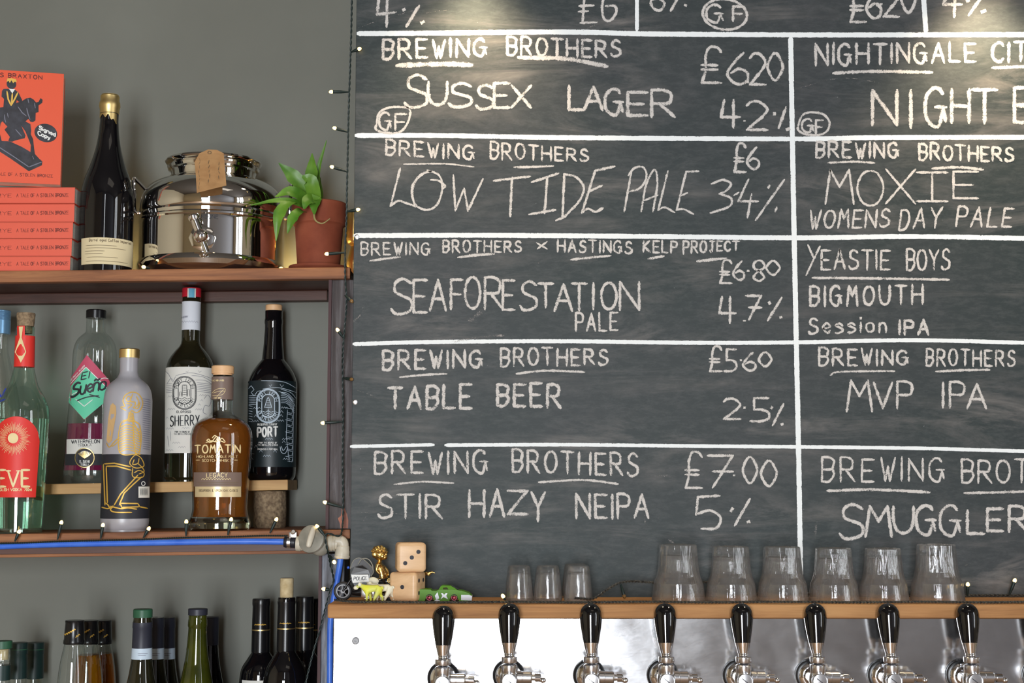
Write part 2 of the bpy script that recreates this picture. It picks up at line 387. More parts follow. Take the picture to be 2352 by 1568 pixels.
def catmull(P, n=6):
    if len(P) < 3: return [Vector(p) for p in P]
    P = [Vector(p) for p in P]; out = []
    closed = (P[0]-P[-1]).length < 1e-6
    for i in range(len(P)-1):
        p0 = P[i-1] if i > 0 else (P[-2] if closed else 2*P[0]-P[1])
        p3 = P[i+2] if i+2 < len(P) else (P[1] if closed else 2*P[-1]-P[-2])
        p1, p2 = P[i], P[i+1]
        for k in range(n):
            t = k/n
            out.append(0.5*((2*p1)+(p2-p0)*t+(2*p0-5*p1+4*p2-p3)*t*t+(3*p1-p0-3*p2+p3)*t**3))
    out.append(P[-1]); return out
def tube(P, r, n=8, smooth_n=6):
    P = catmull(P, smooth_n) if smooth_n else [Vector(p) for p in P]
    V, Fc = [], []; up = Vector((0.13, -0.9, 0.3)).normalized(); m_ = len(P)
    rr_ = r if callable(r) else (lambda t: r)
    for i, p in enumerate(P):
        d = (P[min(i+1, m_-1)]-P[max(i-1, 0)]).normalized()
        a = d.cross(up)
        if a.length < 1e-3: a = d.cross(Vector((1, 0, 0)))
        a.normalize(); b_ = d.cross(a); q = rr_(i/(m_-1))
        for k in range(n):
            t = 2*PI*k/n; V.append(p + a*math.cos(t)*q + b_*math.sin(t)*q)
    for i in range(m_-1):
        for k in range(n):
            Fc.append((i*n+k, i*n+(k+1) % n, (i+1)*n+(k+1) % n, (i+1)*n+k))
    Fc.append(tuple(reversed(range(n)))); Fc.append(tuple(range((m_-1)*n, m_*n)))
    return V, Fc
def twist(P, r, off, pitch, n=6, strands=2, step=0.0018, smooth_n=8):
    """twisted flex following P"""
    Q = catmull(P, smooth_n); acc = [0]
    for i in range(1, len(Q)): acc.append(acc[-1]+(Q[i]-Q[i-1]).length)
    tot = acc[-1]; N_ = max(4, int(tot/step)); S = []; j = 0
    for i in range(N_+1):
        s = tot*i/N_
        while j < len(acc)-2 and acc[j+1] < s: j += 1
        f_ = (s-acc[j])/max(1e-9, acc[j+1]-acc[j]); S.append(Q[j].lerp(Q[j+1], min(1, f_)))
    out = []
    for k in range(strands):
        T = []
        for i, p in enumerate(S):
            d = (S[min(i+1, N_)]-S[max(i-1, 0)]).normalized(); a = d.cross(Vector((0.1, -0.95, 0.2)).normalized()).normalized(); b_ = d.cross(a)
            t = 2*PI*(tot*i/N_/pitch + k/strands); T.append(p + (a*math.cos(t)+b_*math.sin(t))*off)
        out.append(tube(T, r, n, 0))
    return merge(*out)
def skin(pts, edges, radii, sub=2):
    me = bpy.data.meshes.new('t'); me.from_pydata([tuple(p) for p in pts], edges, [])
    o = bpy.data.objects.new('t', me); col.objects.link(o)
    md = o.modifiers.new('s', 'SKIN'); md.use_smooth_shade = True
    for i, r in enumerate(radii):
        rr2 = r if isinstance(r, tuple) else (r, r); me.skin_vertices[0].data[i].radius = rr2
    me.skin_vertices[0].data[0].use_root = True
    s = o.modifiers.new('ss', 'SUBSURF'); s.levels = sub; s.render_levels = sub
    dg = bpy.context.evaluated_depsgraph_get(); e = o.evaluated_get(dg); m2 = e.to_mesh()
    V = [v.co.copy() for v in m2.vertices]; Fc = [tuple(p.vertices) for p in m2.polygons]
    e.to_mesh_clear(); bpy.data.objects.remove(o); bpy.data.meshes.remove(me)
    return V, Fc

# ------------------------------------------------------------------ lettering engine (single-stroke letters)
FONT = {
 'A': "00 38 60;13 53", 'B': "00 08;~08 38 57 56 44 04;~04 44 53 52 30 00", 'C': "~57 48 28 06 02 20 40 51",
 'D': "00 08;~08 28 47 54 41 20 00", 'E': "58 08 00 50;04 44", 'F': "58 08 00;04 44", 'G': "~57 48 28 06 02 20 40 53;34 64;54 61",
 'H': "00 08;60 68;04 64", 'I': "00 08", '!': "08 68;38 30;00 60", 'J': "18 58;~38 32 20 11", 'K': "00 08;58 04 60", 'L': "08 00 50",
 'M': "00 18 34 58 60", 'N': "00 08 60 68", 'O': "~38 17 04 11 30 51 64 57 38", 'P': "00 08;~08 38 57 55 44 04",
 'R': "00 08;~08 38 57 55 44 04;24 60", 'S': "~57 38 17 15 34 53 51 30 10 01", 'T': "08 68;38 30", 'U': "~08 04 11 30 51 64 68",
 'V': "08 30 68", 'W': "08 20 35 40 68", 'X': "08 60;68 00", 'Y': "08 34;68 34 30", 'Z': "08 68 00 60", 'Q': "~38 17 04 11 30 51 64 57 38;42 60",
 '0': "~28 17 04 11 20 31 44 37 28", '1': "08 00", '2': "~07 18 38 56 44 22 00;00 50", '3': "~07 28 47 45 24;~24 44 52 30 00",
 '4': "18 03 63;48 40", '5': "58 18 14;~14 34 53 51 30 00", '6': "~48 26 03 11 30 51 53 34 13", '7': "08 58 10", '=': "08 58 10;14 54",
 '9': "~53 34 15 27 47 56 53 20", '8': "~34 15 17 38 57 55 34 12 11 30 51 52 34", '£': "~57 48 28 16 13 00;00 50;04 44;03 43", '%': "17 16;67 10;71 70",
 '.': "00 01", '·': "04 05", 'x': "01 45;41 05", '&': "~60 26 28 48 46 12 20 52", "-": "04 34", "'": "08 06", '|': "00 08",
 'e': "~02 43 44 25 03 11 30 41", 's': "~44 25 04 23 42 41 20 00", 'i': "05 00;07 08", 'o': "~25 04 01 20 41 44 25", 'n': "05 00;~03 15 35 43 40",
 'u': "~05 02 10 30 43 45;45 40", 'l': "08 00", 'g': "~44 25 03 11 30 43;~45 4a 3b 1b", 'd': "~44 25 03 11 30 42;48 40", 'y': "05 20;~45 20 0b",
 'p': "05 0b;~04 25 44 42 20 01", 'h': "08 00;~03 15 35 43 40", 'a': "~44 25 03 11 30 42;45 40", 't': "17 11 30;05 35", 'r': "05 00;~03 15 35", 'm': "05 00;~03 15 33 30;~33 45 63 60", 'c': "~44 25 03 11 30 41", 'f': "~48 27 20;05 35",
}
YC = {'a': -1, 'b': -2, 'c': -3}
def glyph(ch):
    if ch == 'ñ': return glyph('n') + [(True, [(0, 6.5), (1, 7.3), (2.5, 6.6), (4, 7.4)])]
    out = []
    for s in FONT[ch].split(';'):
        sm = s[0] == '~'; s = s.lstrip('~')
        out.append((sm, [(int(t[0]), YC[t[1]] if t[1] in YC else int(t[1])) for t in s.split()]))
    return out
def gw(ch):
    if ch == ' ': return 3.0
    return max(p[0] for s in glyph(ch) for p in s[1])
def text(t, x0, yb0, x1, yb1, h0, h1=None, gap=1.9, slant=0.0, jit=0.0):
    """strokes (image-plane pixels) of t with its baseline from (x0,yb0) to (x1,yb1)"""
    h1 = h0 if h1 is None else h1
    tot = sum(gw(c) for c in t) + gap*(len(t)-1); tot = max(tot, 0.01); u = (x1-x0)/tot if tot > 0.5 else 1.0
    cur = 0.0; out = []
    for c in t:
        wd = gw(c)
        if c != ' ':
            jy = random.uniform(-1, 1)*jit*h0; js = 1+random.uniform(-1, 1)*jit; jr = random.uniform(-1, 1)*jit*0.7
            for (sm, P) in glyph(c):
                Q = []
                for (gx, gy) in P:
                    X = cur+gx; f_ = X/tot; h = h0+(h1-h0)*f_; yy = gy/8*h*js
                    Q.append((x0+X*u + yy*(slant+jr) + random.uniform(-1, 1)*jit*3, yb0+(yb1-yb0)*f_ - yy + jy + random.uniform(-1, 1)*jit*3))
                out.append((sm, Q))
        cur += wd+gap
    return out
def letters(t, boxes, jit=0.0):
    """each letter in its own box (x0, x1, ytop, ybottom)"""
    out = []
    for c, (a, b_, yt, yb) in zip(t, boxes):
        g = glyph(c); wd = max(gw(c), 0.001)
        for (sm, P) in g:
            out.append((sm, [(a+(gx/wd if wd > 0.5 else 0)*(b_-a), yb-gy/8*(yb-yt)) for gx, gy in P]))
    return out
def ribbon(strokes, wd, mp, eps=0.0004, step=5.0, rough=0.0, cap=0.35):
    """strokes: [(smooth, [(x,y)])] pixels -> strip mesh through mp(x, y, eps)"""
    V, Fc, U = [], [], []; strokes = list(strokes)
    for si, (sm, P) in enumerate(strokes):
        P = [Vector((p[0], p[1])) for p in P]
        if sm and len(P) > 2: P = catmull(P, 6)
        elif len(P) > 2:
            cut = next((i for i in range(1, len(P)-1) if (P[i]-P[i-1]).length > 1e-6 and (P[i+1]-P[i]).length > 1e-6 and (P[i]-P[i-1]).normalized().dot((P[i+1]-P[i]).normalized()) < 0.8), None)
            if cut:
                strokes.append((False, [tuple(q_) for q_ in P[cut:]])); P = P[:cut+1]
        R = [P[0]]
        for a, b_ in zip(P, P[1:]):
            k = max(1, int((b_-a).length/step))
            for i in range(1, k+1): R.append(a.lerp(b_, i/k))
        dot_ = sum((a-b_).length for a, b_ in zip(R, R[1:])) < 1.3*wd; cap_ = cap; cap = 0.12 if dot_ else cap
        if (R[0]-R[-1]).length > 0.5 or len(R) == 1:
            d = (R[0]-R[1]).normalized() if len(R) > 1 else Vector((0, 1)); R[0] = R[0]+d*wd*cap
            d = (R[-1]-R[-2]).normalized() if len(R) > 1 else Vector((0, -1)); R[-1] = R[-1]+d*wd*cap
        cap = cap_
        n = len(V); e = eps + (si % 9)*0.00002; acc = 0; m_ = len(R)
        for i, p in enumerate(R):
            a, b_ = R[max(0, i-1)], R[min(m_-1, i+1)]; d = (b_-a)
            if d.length < 1e-6: d = Vector((0, 1))
            d.normalize()
            nx = Vector((-d.y, d.x)); q = wd/2*(1+rough*(mnoise.noise(Vector((p.x*0.13, p.y*0.13, si)))*1.2))
            # keep mitre from exploding at corners
            if i in (0, m_-1) and not dot_: q *= 0.5
            if 0 < i < m_-1:
                c_ = (R[i]-R[i-1]).normalized().dot((R[i+1]-R[i]).normalized()); q *= 1/max(0.75, math.sqrt(max(0.0, (1+c_)/2)))
            V.append(mp(p.x+nx.x*q, p.y+nx.y*q, e)); V.append(mp(p.x-nx.x*q, p.y-nx.y*q, e)); U += [(0, i), (1, i)]
        for i in range(m_-1): Fc.append((n+2*i, n+2*i+1, n+2*i+3, n+2*i+2))
    return V, Fc, U
def plane_map(Y):
    return lambda x, y, e=0.0: W(x, y, Y-e)
def poly(pts, mp, eps=0.0004):
    P = [Vector((p[0], p[1], 0)) for p in pts]; T = tessellate_polygon([P])
    Fc = []
    for t in T:
        a, b_, c = t; s = (P[b_]-P[a]).cross(P[c]-P[a]).z
        Fc.append((a, b_, c) if s < 0 else (a, c, b_))
    return [mp(p[0], p[1], eps) for p in pts], [tuple(f) for f in Fc]
def blob(cx, cy, rx, ry, n=20, rot=0.0):
    return [(cx+rx*math.cos(2*PI*i/n)*math.cos(rot)-ry*math.sin(2*PI*i/n)*math.sin(rot), cy+rx*math.cos(2*PI*i/n)*math.sin(rot)+ry*math.sin(2*PI*i/n)*math.cos(rot)) for i in range(n)]
def band(x0, x1, top, bot, mp, eps=0.0004, nx=28, ny=6):
    """label patch between two curves top(x), bot(x) (pixels)"""
    ft = top if callable(top) else (lambda x: top); fb = bot if callable(bot) else (lambda x: bot)
    V, Fc = [], []
    for i in range(nx+1):
        x = x0+(x1-x0)*i/nx
        for j in range(ny+1): V.append(mp(x, ft(x)+(fb(x)-ft(x))*j/ny, eps))
    for i in range(nx):
        for j in range(ny):
            a = i*(ny+1)+j; Fc.append((a, a+1, a+ny+2, a+ny+1))
    return V, Fc

class Vessel:
    """a turned vessel given by its outline in image pixels: prof = [(radius_px, y_px)] top to bottom, axis at cx and depth Y"""
    def __init__(s, cx, Y, prof, zbase=None, cxy=None):
        s.cx, s.Y = cx, Y; ys = [p[1] for p in prof]; ym = cxy or (ys[0]+ys[-1])/2
        s.x = W(cx, ym, Y).x; s.P = []
        for (r, y) in prof: s.P.append((max(1e-5, r*SC(y, Y)), W(cx, y, Y).z))
        if zbase is not None:
            s.P = [p for p in s.P if p[1] > zbase+0.001] + [(s.P[-1][0], zbase)]
        s.zb = s.P[-1][1]; s.base = Vector((s.x, Y, s.zb))
    def r(s, z):
        P = s.P
        if z >= P[0][1]: return P[0][0]
        for a, b_ in zip(P, P[1:]):
            if b_[1] <= z <= a[1]:
                t = (a[1]-z)/max(1e-9, a[1]-b_[1]); return a[0]+(b_[0]-a[0])*t
        return P[-1][0]
    def seg(s, y0, y1, off=0.0, n=40, extra_top=True):
        """outline points between image rows y0..y1 (axis depth), offset outward"""
        z0, z1 = W(s.cx, y0, s.Y).z, W(s.cx, y1, s.Y).z; z1 = max(z1, s.zb)
        zs = [z0]+[p[1] for p in s.P if z1 < p[1] < z0]+[z1]
        return [(max(1e-5, s.r(z)+off), z) for z in zs]
    def lathe(s, pts, n=40): return latheW(s.x, s.Y, pts, n)
    def S(s, px, py, eps=0.0):
        z = W(s.cx, py, s.Y).z; rr_ = s.r(z)
        z = W(px, py, s.Y-rr_).z; rr_ = s.r(max(z, s.zb))+eps
        c = Vector((-s.x, CY-s.Y)).normalized(); rt = Vector((-c.y, c.x))
        ax = PXY(Vector((s.x, s.Y, z)))[0]
        o = (px-ax)*((Vector((s.x, s.Y-CY)).length-rr_)/F)*math.cos(math.atan2(abs(s.x), s.Y-CY))
        o = max(-rr_*0.995, min(rr_*0.995, o))
        q = rt*o + c*math.sqrt(max(0, rr_*rr_-o*o)); return Vector((s.x+q.x, s.Y+q.y, z))
def smoothprof(P, n=4):
    return [(p.x, p.y) for p in catmull([(a, b_) for a, b_ in P], n)]

# ================================================================== SETTING
XL, XR, ZC = -4.2, 5.0, 4.2
ob('wall_back', box(XL, XR, 0.25, 0.33, 0, ZC), M_wall, kind='structure', smooth=False)
ob('wall_left', box(XL-0.08, XL, BY, 0.33, 0, ZC), M_cream, kind='structure', smooth=False)
ob('wall_right', box(XR, XR+0.08, BY, 0.33, 0, ZC), M_cream, kind='structure', smooth=False)
ob('wall_front', box(XL, -1.1, BY-0.1, BY, 0, ZC), M_cream, kind='structure', smooth=False)
ob('wall_front_2', box(-1.1, XR, BY-0.1, BY, 0, ZC), M_dado, kind='structure', smooth=False)
ob('ceiling', box(XL, XR, BY, 0.33, ZC, ZC+0.05), M_ceil, kind='structure', smooth=False)
ob('floor', box(XL, XR, BY, 0.33, -0.05, 0), M_floor, kind='structure', smooth=False)
for i, (wy, ww) in enumerate(RWIN):
    a, c, z0, z1 = wy-ww/2, wy+ww/2, 0.7, 4.0; x_ = XR
    ob('window_%d' % (i+1), merge(box(x_-0.05, x_, a-0.05, a, z0, z1), box(x_-0.05, x_, c, c+0.05, z0, z1), box(x_-0.05, x_, a-0.05, c+0.05, z1, z1+0.06), box(x_-0.08, x_, a-0.05, c+0.05, z0-0.06, z0), box(x_-0.05, x_-0.04, a, c, 1.72, 1.76)), M_maroon, kind='structure', smooth=False)
ob('window_4', merge(box(-0.11, -0.06, BY, BY+0.05, 2.55, 3.95), box(0.14, 0.19, BY, BY+0.05, 2.55, 3.95), box(-0.11, 0.19, BY, BY+0.05, 3.9, 3.96), box(-0.11, 0.19, BY, BY+0.05, 2.54, 2.6)), M_maroon, kind='structure', smooth=False)
for i, (a, c) in enumerate(DOORS):
    ob('door_%d' % (i+1), merge(box(a-0.06, a, BY, BY+0.05, 0, 2.42), box(c, c+0.06, BY, BY+0.05, 0, 2.42), box(a-0.06, c+0.06, BY, BY+0.05, 2.36, 2.44), box(a, c, BY, BY+0.05, 0, 0.16)), M_maroon, kind='structure', smooth=False)

# ------------------------------------------------------------------ shelving
def sloped_shelf(name, x0p, x1p, yl, yr, th_px, Yf, Yb, m, label, cat='shelf', y_ref=None, bev=0.002, parent=None):
    """board whose front top edge runs from (x0p, yl) to (x1p, yr)"""
    A, B_ = W(x0p, yl, Yf), W(x1p, yr, Yf); th = th_px*SC(yl, Yf)
    ang = math.atan2(B_.z-A.z, B_.x-A.x); L_ = (B_-A).length
    V, Fc = box(0, L_, Yf, Yb, -th, 0, bev)
    R = Matrix.Rotation(-ang, 4, 'Y')
    V = [R @ v + Vector((A.x, 0, A.z)) for v in V]
    return ob(name, (V, Fc), m, parent, smooth=False, label=label, cat=cat)
def ztop(px, y, Y=0.0): return W(px, y, Y).z
def shelf_z(x, L_, R_):   # height of a sloped board's top at world x; L_, R_ = (px, y)
    a, c = W(L_[0], L_[1], 0.0), W(R_[0], R_[1], 0.0); return a.z+(c.z-a.z)*(x-a.x)/(c.x-a.x)
T1, T2 = (-400, 626.0), (804, 613.0)
M1, M2 = (-400, 1231.5), (804, 1215.5)
z_top = lambda x: shelf_z(x, T1, T2)
z_mid = lambda x: shelf_z(x, M1, M2)
sh = thing('wall_shelf', 'top red-brown wooden shelf holding books, dark bottle, steel dispenser and potted plant', 'shelf', W(200, 640, 0.12))
sloped_shelf('fascia', T1[0], T2[0], T1[1], T2[1], 27, 0.0, 0.020, M_shelf, None, None, parent=sh)
sloped_shelf('shelf_board', T1[0]+0.5, T2[0]-0.5, T1[1]-0.05+(1119-T1[1])*0.00852, T2[1]-0.05+(1119-T2[1])*0.00852, 9, 0.0202, 0.249, M_shelfdark, None, None, parent=sh, bev=0.0003)
sloped_shelf('batten', T1[0]+85, 752, 676.9, 665.5, 24, 0.222, 0.2495, M_shelfdark, None, None, parent=sh)
sh = thing('wall_shelf', 'middle wooden shelf of spirit bottles with blue pipe along its front edge', 'shelf', W(200, 1240, 0.12))
sloped_shelf('shelf_board', M1[0], M2[0], M1[1], M2[1], 21, 0.0, 0.249, M_shelf, None, None, parent=sh)
sloped_shelf('apron', M1[0], 744, M1[1]+21, M2[1]+21.8, 33, 0.002, 0.022, M_shelfdark, None, None, parent=sh, bev=0.004)
sloped_shelf('apron_bead', M1[0], 744, M1[1]+47, M2[1]+47.8, 7, -0.001, 0.004, M_shelf, None, None, parent=sh, bev=0.001)
LZ = W(300, 1800, 0.0).z
ob('wall_shelf', box(W(-400, 1800, 0).x, W(735, 1800, 0).x, 0.0, 0.249, LZ-0.02, LZ), M_shelf, label='lowest wooden shelf under the wine bottles, below the picture edge', cat='shelf', smooth=False)
# posts
a, c = W(752, 900, 0.012), W(803, 900, 0.012)
pz0, pz1 = z_mid(a.x)+0.0005, W(780, 641, 0.012).z
p1 = thing('shelf_post', 'weathered grey wooden post between top and middle shelves beside blackboard', 'post', (a.x, 0.03, pz0))
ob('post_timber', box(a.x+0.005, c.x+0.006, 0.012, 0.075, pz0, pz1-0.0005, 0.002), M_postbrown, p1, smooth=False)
ob('edge_strip', box(a.x, a.x+0.005, 0.010, 0.075, pz0, pz1-0.0005), M_maroon, p1, smooth=False, label='maroon painted edge')
sp_ = [(782, 1213), (781, 1203), (776, 1190), (783, 1184), (785, 1168), (791, 1166), (797, 1180), (800, 1195), (799, 1213)]
ob('split_patch', poly(sp_, plane_map(0.0115), 0.0), M_rawwood, p1, smooth=False, label='bare orange split wood')
a, c = W(731, 1400, 0.012), W(790, 1400, 0.012)
pz1 = W(760, 1271, 0.012).z
p2 = thing('shelf_post', 'weathered grey wooden post below middle shelf, behind blue pipe', 'post', (a.x, 0.03, 0.0))
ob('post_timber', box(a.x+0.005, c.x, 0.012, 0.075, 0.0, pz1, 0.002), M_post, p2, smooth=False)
ob('edge_strip', box(a.x, a.x+0.005, 0.010, 0.075, 0.0, pz1), M_maroon, p2, smooth=False, label='maroon painted edge')

# ------------------------------------------------------------------ blackboard
YB = -0.012
bx0 = W(811.5, 640, YB).x; bx1 = W(2640, 640, YB).x; bz0 = W(1500, 1386, YB).z - 0.02; bz1 = 2.66
bd = thing('chalkboard', 'large blackboard beer menu hand-lettered in white chalk', 'blackboard', (0.25, YB, bz0))
ob('board_panel', box(bx0, bx1, YB, 0.0, bz0, bz1, 0.001), M_board, bd, smooth=False)
for k in range(4):
    xx = bx0+0.07+k*0.45; ob('batten', box(xx, xx+0.04, 0.0, 0.2495, bz0, bz1) if k else box(xx, xx+0.04, 0.0, 0.012, bz0, bz1), M_shelfdark, bd, smooth=False)
BM = plane_map(YB)
H = [[(819.5, 77), (1000, 76), (1300, 73.5), (1500, 78), (1830, 80), (2100, 80), (2640, 79)],
     [(815, 311), (1000, 311), (1300, 316), (1830, 319), (2000, 316), (2400, 315), (2640, 315)],
     [(812, 541), (1100, 540), (1500, 543), (1830, 546), (2100, 543), (2400, 548), (2640, 549)],
     [(810, 790), (1000, 785), (1300, 783.5), (1600, 787), (1830, 786), (2100, 781), (2400, 788), (2640, 789)],
     [(804, 1025), (900, 1023), (998, 1021)], [(1021, 1022), (1300, 1021), (1600, 1024), (1830, 1026), (2100, 1029), (2400, 1037), (2640, 1040)]]
Hw = [12, 11.5, 11.5, 9.5, 8, 8.5]
for P, wd in zip(H, Hw): ob('painted_line', ribbon([(True, P)], wd, BM, 0.0002, 6, 0.10, 0.02), M_line, bd, smooth=False)
for P, wd in (([(1816, 84), (1820, 318), (1824, 540), (1829, 785), (1834, 1027), (1840, 1382)], 12), ([(1463, -40), (1463, 72)], 9), ([(2119, -40), (2127, 76)], 12)):
    ob('painted_line', ribbon([(True, P)], wd, BM, 0.00022, 6, 0.08, 0), M_line, bd, smooth=False)
def chalk(strokes, wd, faint=False, name='chalk_writing'):
    ob(name, ribbon(strokes, wd*1.06, BM, 0.0004, 4, 0.30), M_chalkf if faint else M_chalk, bd, smooth=False)
def ch(t, x0, y0, x1, y1, h0, h1, wd, jit=0.035, gap=1.9, slant=0.0): chalk(text(t, x0, y0, x1, y1, h0, h1, gap+1.1, slant, jit), wd)
def ul(P, wd): chalk([(True, P)], wd, name='chalk_underline')
J = 0.03
# row 0 (cut by the picture's top edge)
chalk([(False, [(873, -25), (866, 33), (908, 28)]), (False, [(890, -30), (888, 61)])], 8.5)
chalk([(False, [(927, 20), (929, 24)]), (False, [(962, 14), (934, 60)]), (False, [(967, 53), (974, 49)])], 9)
chalk([(True, [(1362, -30), (1350, -38), (1343, -10), (1338, 52)]), (False, [(1334, 53), (1370, 51)]), (False, [(1331, 14), (1363, 12)]), (False, [(1330, 27), (1350, 25)])], 7)
chalk([(True, [(1402, -30), (1384, 5), (1386, 40), (1400, 48), (1415, 30), (1412, 14), (1392, 14)])], 7.5)
chalk([(True, [(1512, -38), (1500, -20), (1512, -6), (1526, 8), (1516, 24), (1500, 18), (1495, 2), (1510, -6)]), (False, [(1560, -10), (1541, 24)]), (False, [(1572, 11), (1577, 13)])], 7.5)
chalk([(True, blob(1665, 33, 51, 35, 14, 0.12)+[blob(1665, 33, 51, 35, 14, 0.12)[0]])]+letters('G', [(1624, 1660, 12, 50)])+letters('F', [(1684, 1708, 15, 48)]), 7.5)
chalk(letters('£6·20', [(1954, 1988, -22, 50), (1990, 2022, -25, 42), (2024, 2024, 2, 20), (2030, 2064, -30, 38), (2070, 2103, -35, 29)]), 8.5)
chalk([(False, [(2185, -40), (2167, 10), (2208, 10)]), (False, [(2194, -30), (2192, 38)]), (False, [(2258, -12), (2226, 34)]), (False, [(2220, 3), (2226, 0)]), (False, [(2254, 28), (2264, 24)])], 9.5)
for q_ in ([(823, 64), (880, 44), (950, 24)], [(980, 30), (1000, 26), (1030, 23)], [(1340, 70), (1360, 60), (1385, 50)]): chalk([(True, q_)], 2.8, True, 'chalk_scratch')
# row 1
ch('BREWING', 880, 136, 1117, 128, 45, 37, 8.5); ul([(913, 151), (1000, 147), (1082, 149)], 13)
ch('BROTHERS', 1166, 127, 1424, 130, 42, 36, 8, gap=1.6); ul([(1192, 132), (1300, 135), (1393, 152)], 12)
chalk(letters('£6.20', [(1612, 1656, 109, 190), (1671, 1716, 122, 194), (1717, 1717, 160, 190), (1723, 1758, 124, 194), (1763, 1798, 122, 184)]), 8)
chalk(letters('SUSSEX', [(930, 979, 172, 246), (984, 1027, 189, 241), (1031, 1081, 191, 245), (1094, 1131, 195, 250), (1135, 1169, 191, 247), (1176, 1219, 197, 246)]), 9)
chalk(letters('LAGER', [(1307, 1341, 198, 252), (1342, 1384, 200, 252), (1391, 1430, 206, 262), (1442, 1486, 212, 265), (1497, 1549, 207, 268)]), 9.5)
g1 = [(865, 285), (872, 258), (900, 246), (936, 248), (942, 262), (932, 290), (915, 304), (880, 304), (863, 296), (865, 285)]
chalk([(True, g1)]+letters('G', [(872, 898, 259, 297)])+letters('F', [(908, 933, 262, 298)]), 6.5)
chalk(letters('4.2', [(1656, 1699, 230, 292), (1710, 1710, 270, 278), (1716, 1762, 234, 298)])+[(False, [(1779, 258), (1779, 264)]), (False, [(1805, 247), (1789, 293)]), (False, [(1806, 298), (1814, 295)])], 8)
ch('NIGHTINGALE', 1874, 148, 2240, 141, 47, 42, 8, gap=1.7); ul([(1915, 168), (2000, 164), (2140, 166)], 9); ch('CITY', 2280, 141, 2400, 140, 42, 42, 9); ul([(2280, 156), (2352, 153), (2420, 150)], 9)
chalk(letters('NIGHT', [(2004, 2060, 208, 286), (2092, 2095, 208, 292), (2127, 2172, 204, 288), (2186, 2226, 206, 281), (2234, 2289, 206, 282)])+letters('B', [(2330, 2372, 202, 280)]), 10.5)
g2 = [(1833, 290), (1842, 266), (1860, 258), (1890, 262), (1905, 280), (1900, 300), (1880, 310), (1850, 308), (1835, 300), (1833, 290)]
chalk([(True, g2)]+letters('G', [(1843, 1868, 274, 303)])+letters('F', [(1874, 1890, 276, 308)]), 6.5)
chalk([(True, [(1838, 202), (1900, 184), (1960, 180), (2036, 194)])], 2.2, True, 'chalk_scratch')
# row 2
ch('BREWING', 887, 355, 1088, 366, 34, 29, 7); ul([(928, 377), (1020, 376), (1088, 383)], 4.5)
ch('BROTHERS', 1127, 364, 1350, 370, 39, 25, 6.5, gap=1.7); ul([(1182, 384), (1225, 383), (1270, 381)], 6.5)
chalk(letters('£6', [(1687, 1712, 330, 395), (1716, 1742, 339, 388)]), 7.5)
chalk([(False, [(919, 387), (897, 473)]), (True, [(897, 473), (915, 461), (932, 466), (956, 474)]),
       (True, [(990, 393), (965, 402), (948, 432), (953, 468), (980, 482), (1005, 468), (1016, 430), (1008, 402), (982, 391)]), (True, [(975, 396), (950, 420), (946, 446), (954, 474)]), (True, [(990, 413), (1008, 415), (1022, 427), (1018, 433)]),
       (False, [(1041, 402), (1046, 483), (1066, 433), (1075, 484), (1109, 411)])], 6)
chalk([(False, [(1135, 415), (1217, 405)]), (False, [(1176, 408), (1172, 496)]), (False, [(1222, 418), (1282, 398)]), (False, [(1257, 407), (1251, 489)]), (False, [(1216, 492), (1275, 482)]),
       (False, [(1296, 400), (1292, 500), (1278, 506)]), (True, [(1296, 400), (1322, 406), (1341, 430), (1330, 462), (1294, 500)]),
       (False, [(1411, 382), (1367, 392), (1337, 488)]), (True, [(1337, 488), (1350, 479), (1368, 486), (1384, 478)]), (False, [(1352, 440), (1382, 426)])], 7)
chalk([(False, [(1450, 395), (1434, 485)]), (True, [(1444, 402), (1457, 386), (1477, 384), (1485, 405), (1472, 430), (1447, 440)]),
       (True, [(1473, 485), (1484, 425), (1503, 390), (1510, 420), (1500, 485)]), (False, [(1480, 460), (1510, 448)]), (False, [(1534, 393), (1512, 482)]), (True, [(1512, 482), (1527, 476), (1549, 487)]),
       (False, [(1604, 393), (1576, 394), (1554, 482)]), (True, [(1554, 482), (1570, 480), (1592, 491)]), (False, [(1566, 449), (1578, 443)])], 6)
chalk([(True, [(1635, 422), (1660, 413), (1679, 422), (1668, 438), (1653, 445)]), (True, [(1653, 445), (1679, 455), (1675, 474), (1632, 489)]), (False, [(1687, 448), (1696, 442)]),
       (False, [(1719, 412), (1696, 462), (1741, 462)]), (False, [(1726, 446), (1717, 499)]), (False, [(1764, 432), (1768, 425)]), (False, [(1801, 413), (1736, 505)]), (False, [(1784, 476), (1781, 485)])], 6.5)
ch('BREWING', 1875, 362, 2063, 361, 37, 31, 7.5); ul([(1903, 374), (1960, 371), (2008, 374)], 6)
ch('BROTHERS', 2112, 366, 2326, 370, 37, 29, 7.5, gap=1.6); ul([(2142, 387), (2200, 384), (2257, 389)], 7.5)
chalk(letters('MOX', [(1896, 1961, 390, 468), (1969, 2029, 392, 472), (2035, 2102, 389, 467)])+letters('!', [(2106, 2176, 396, 462)])+letters('E', [(2190, 2246, 394, 455)]), 6.5)
ch('WOMENS', 1859, 525, 2040, 520, 40, 39, 6.5, gap=1.3, slant=0.1); ch('DAY', 2065, 528, 2160, 520, 44, 44, 6.5, slant=0.12); ch('PALE', 2196, 520, 2322, 521, 44, 42, 6.5, gap=2.0, slant=0.15)
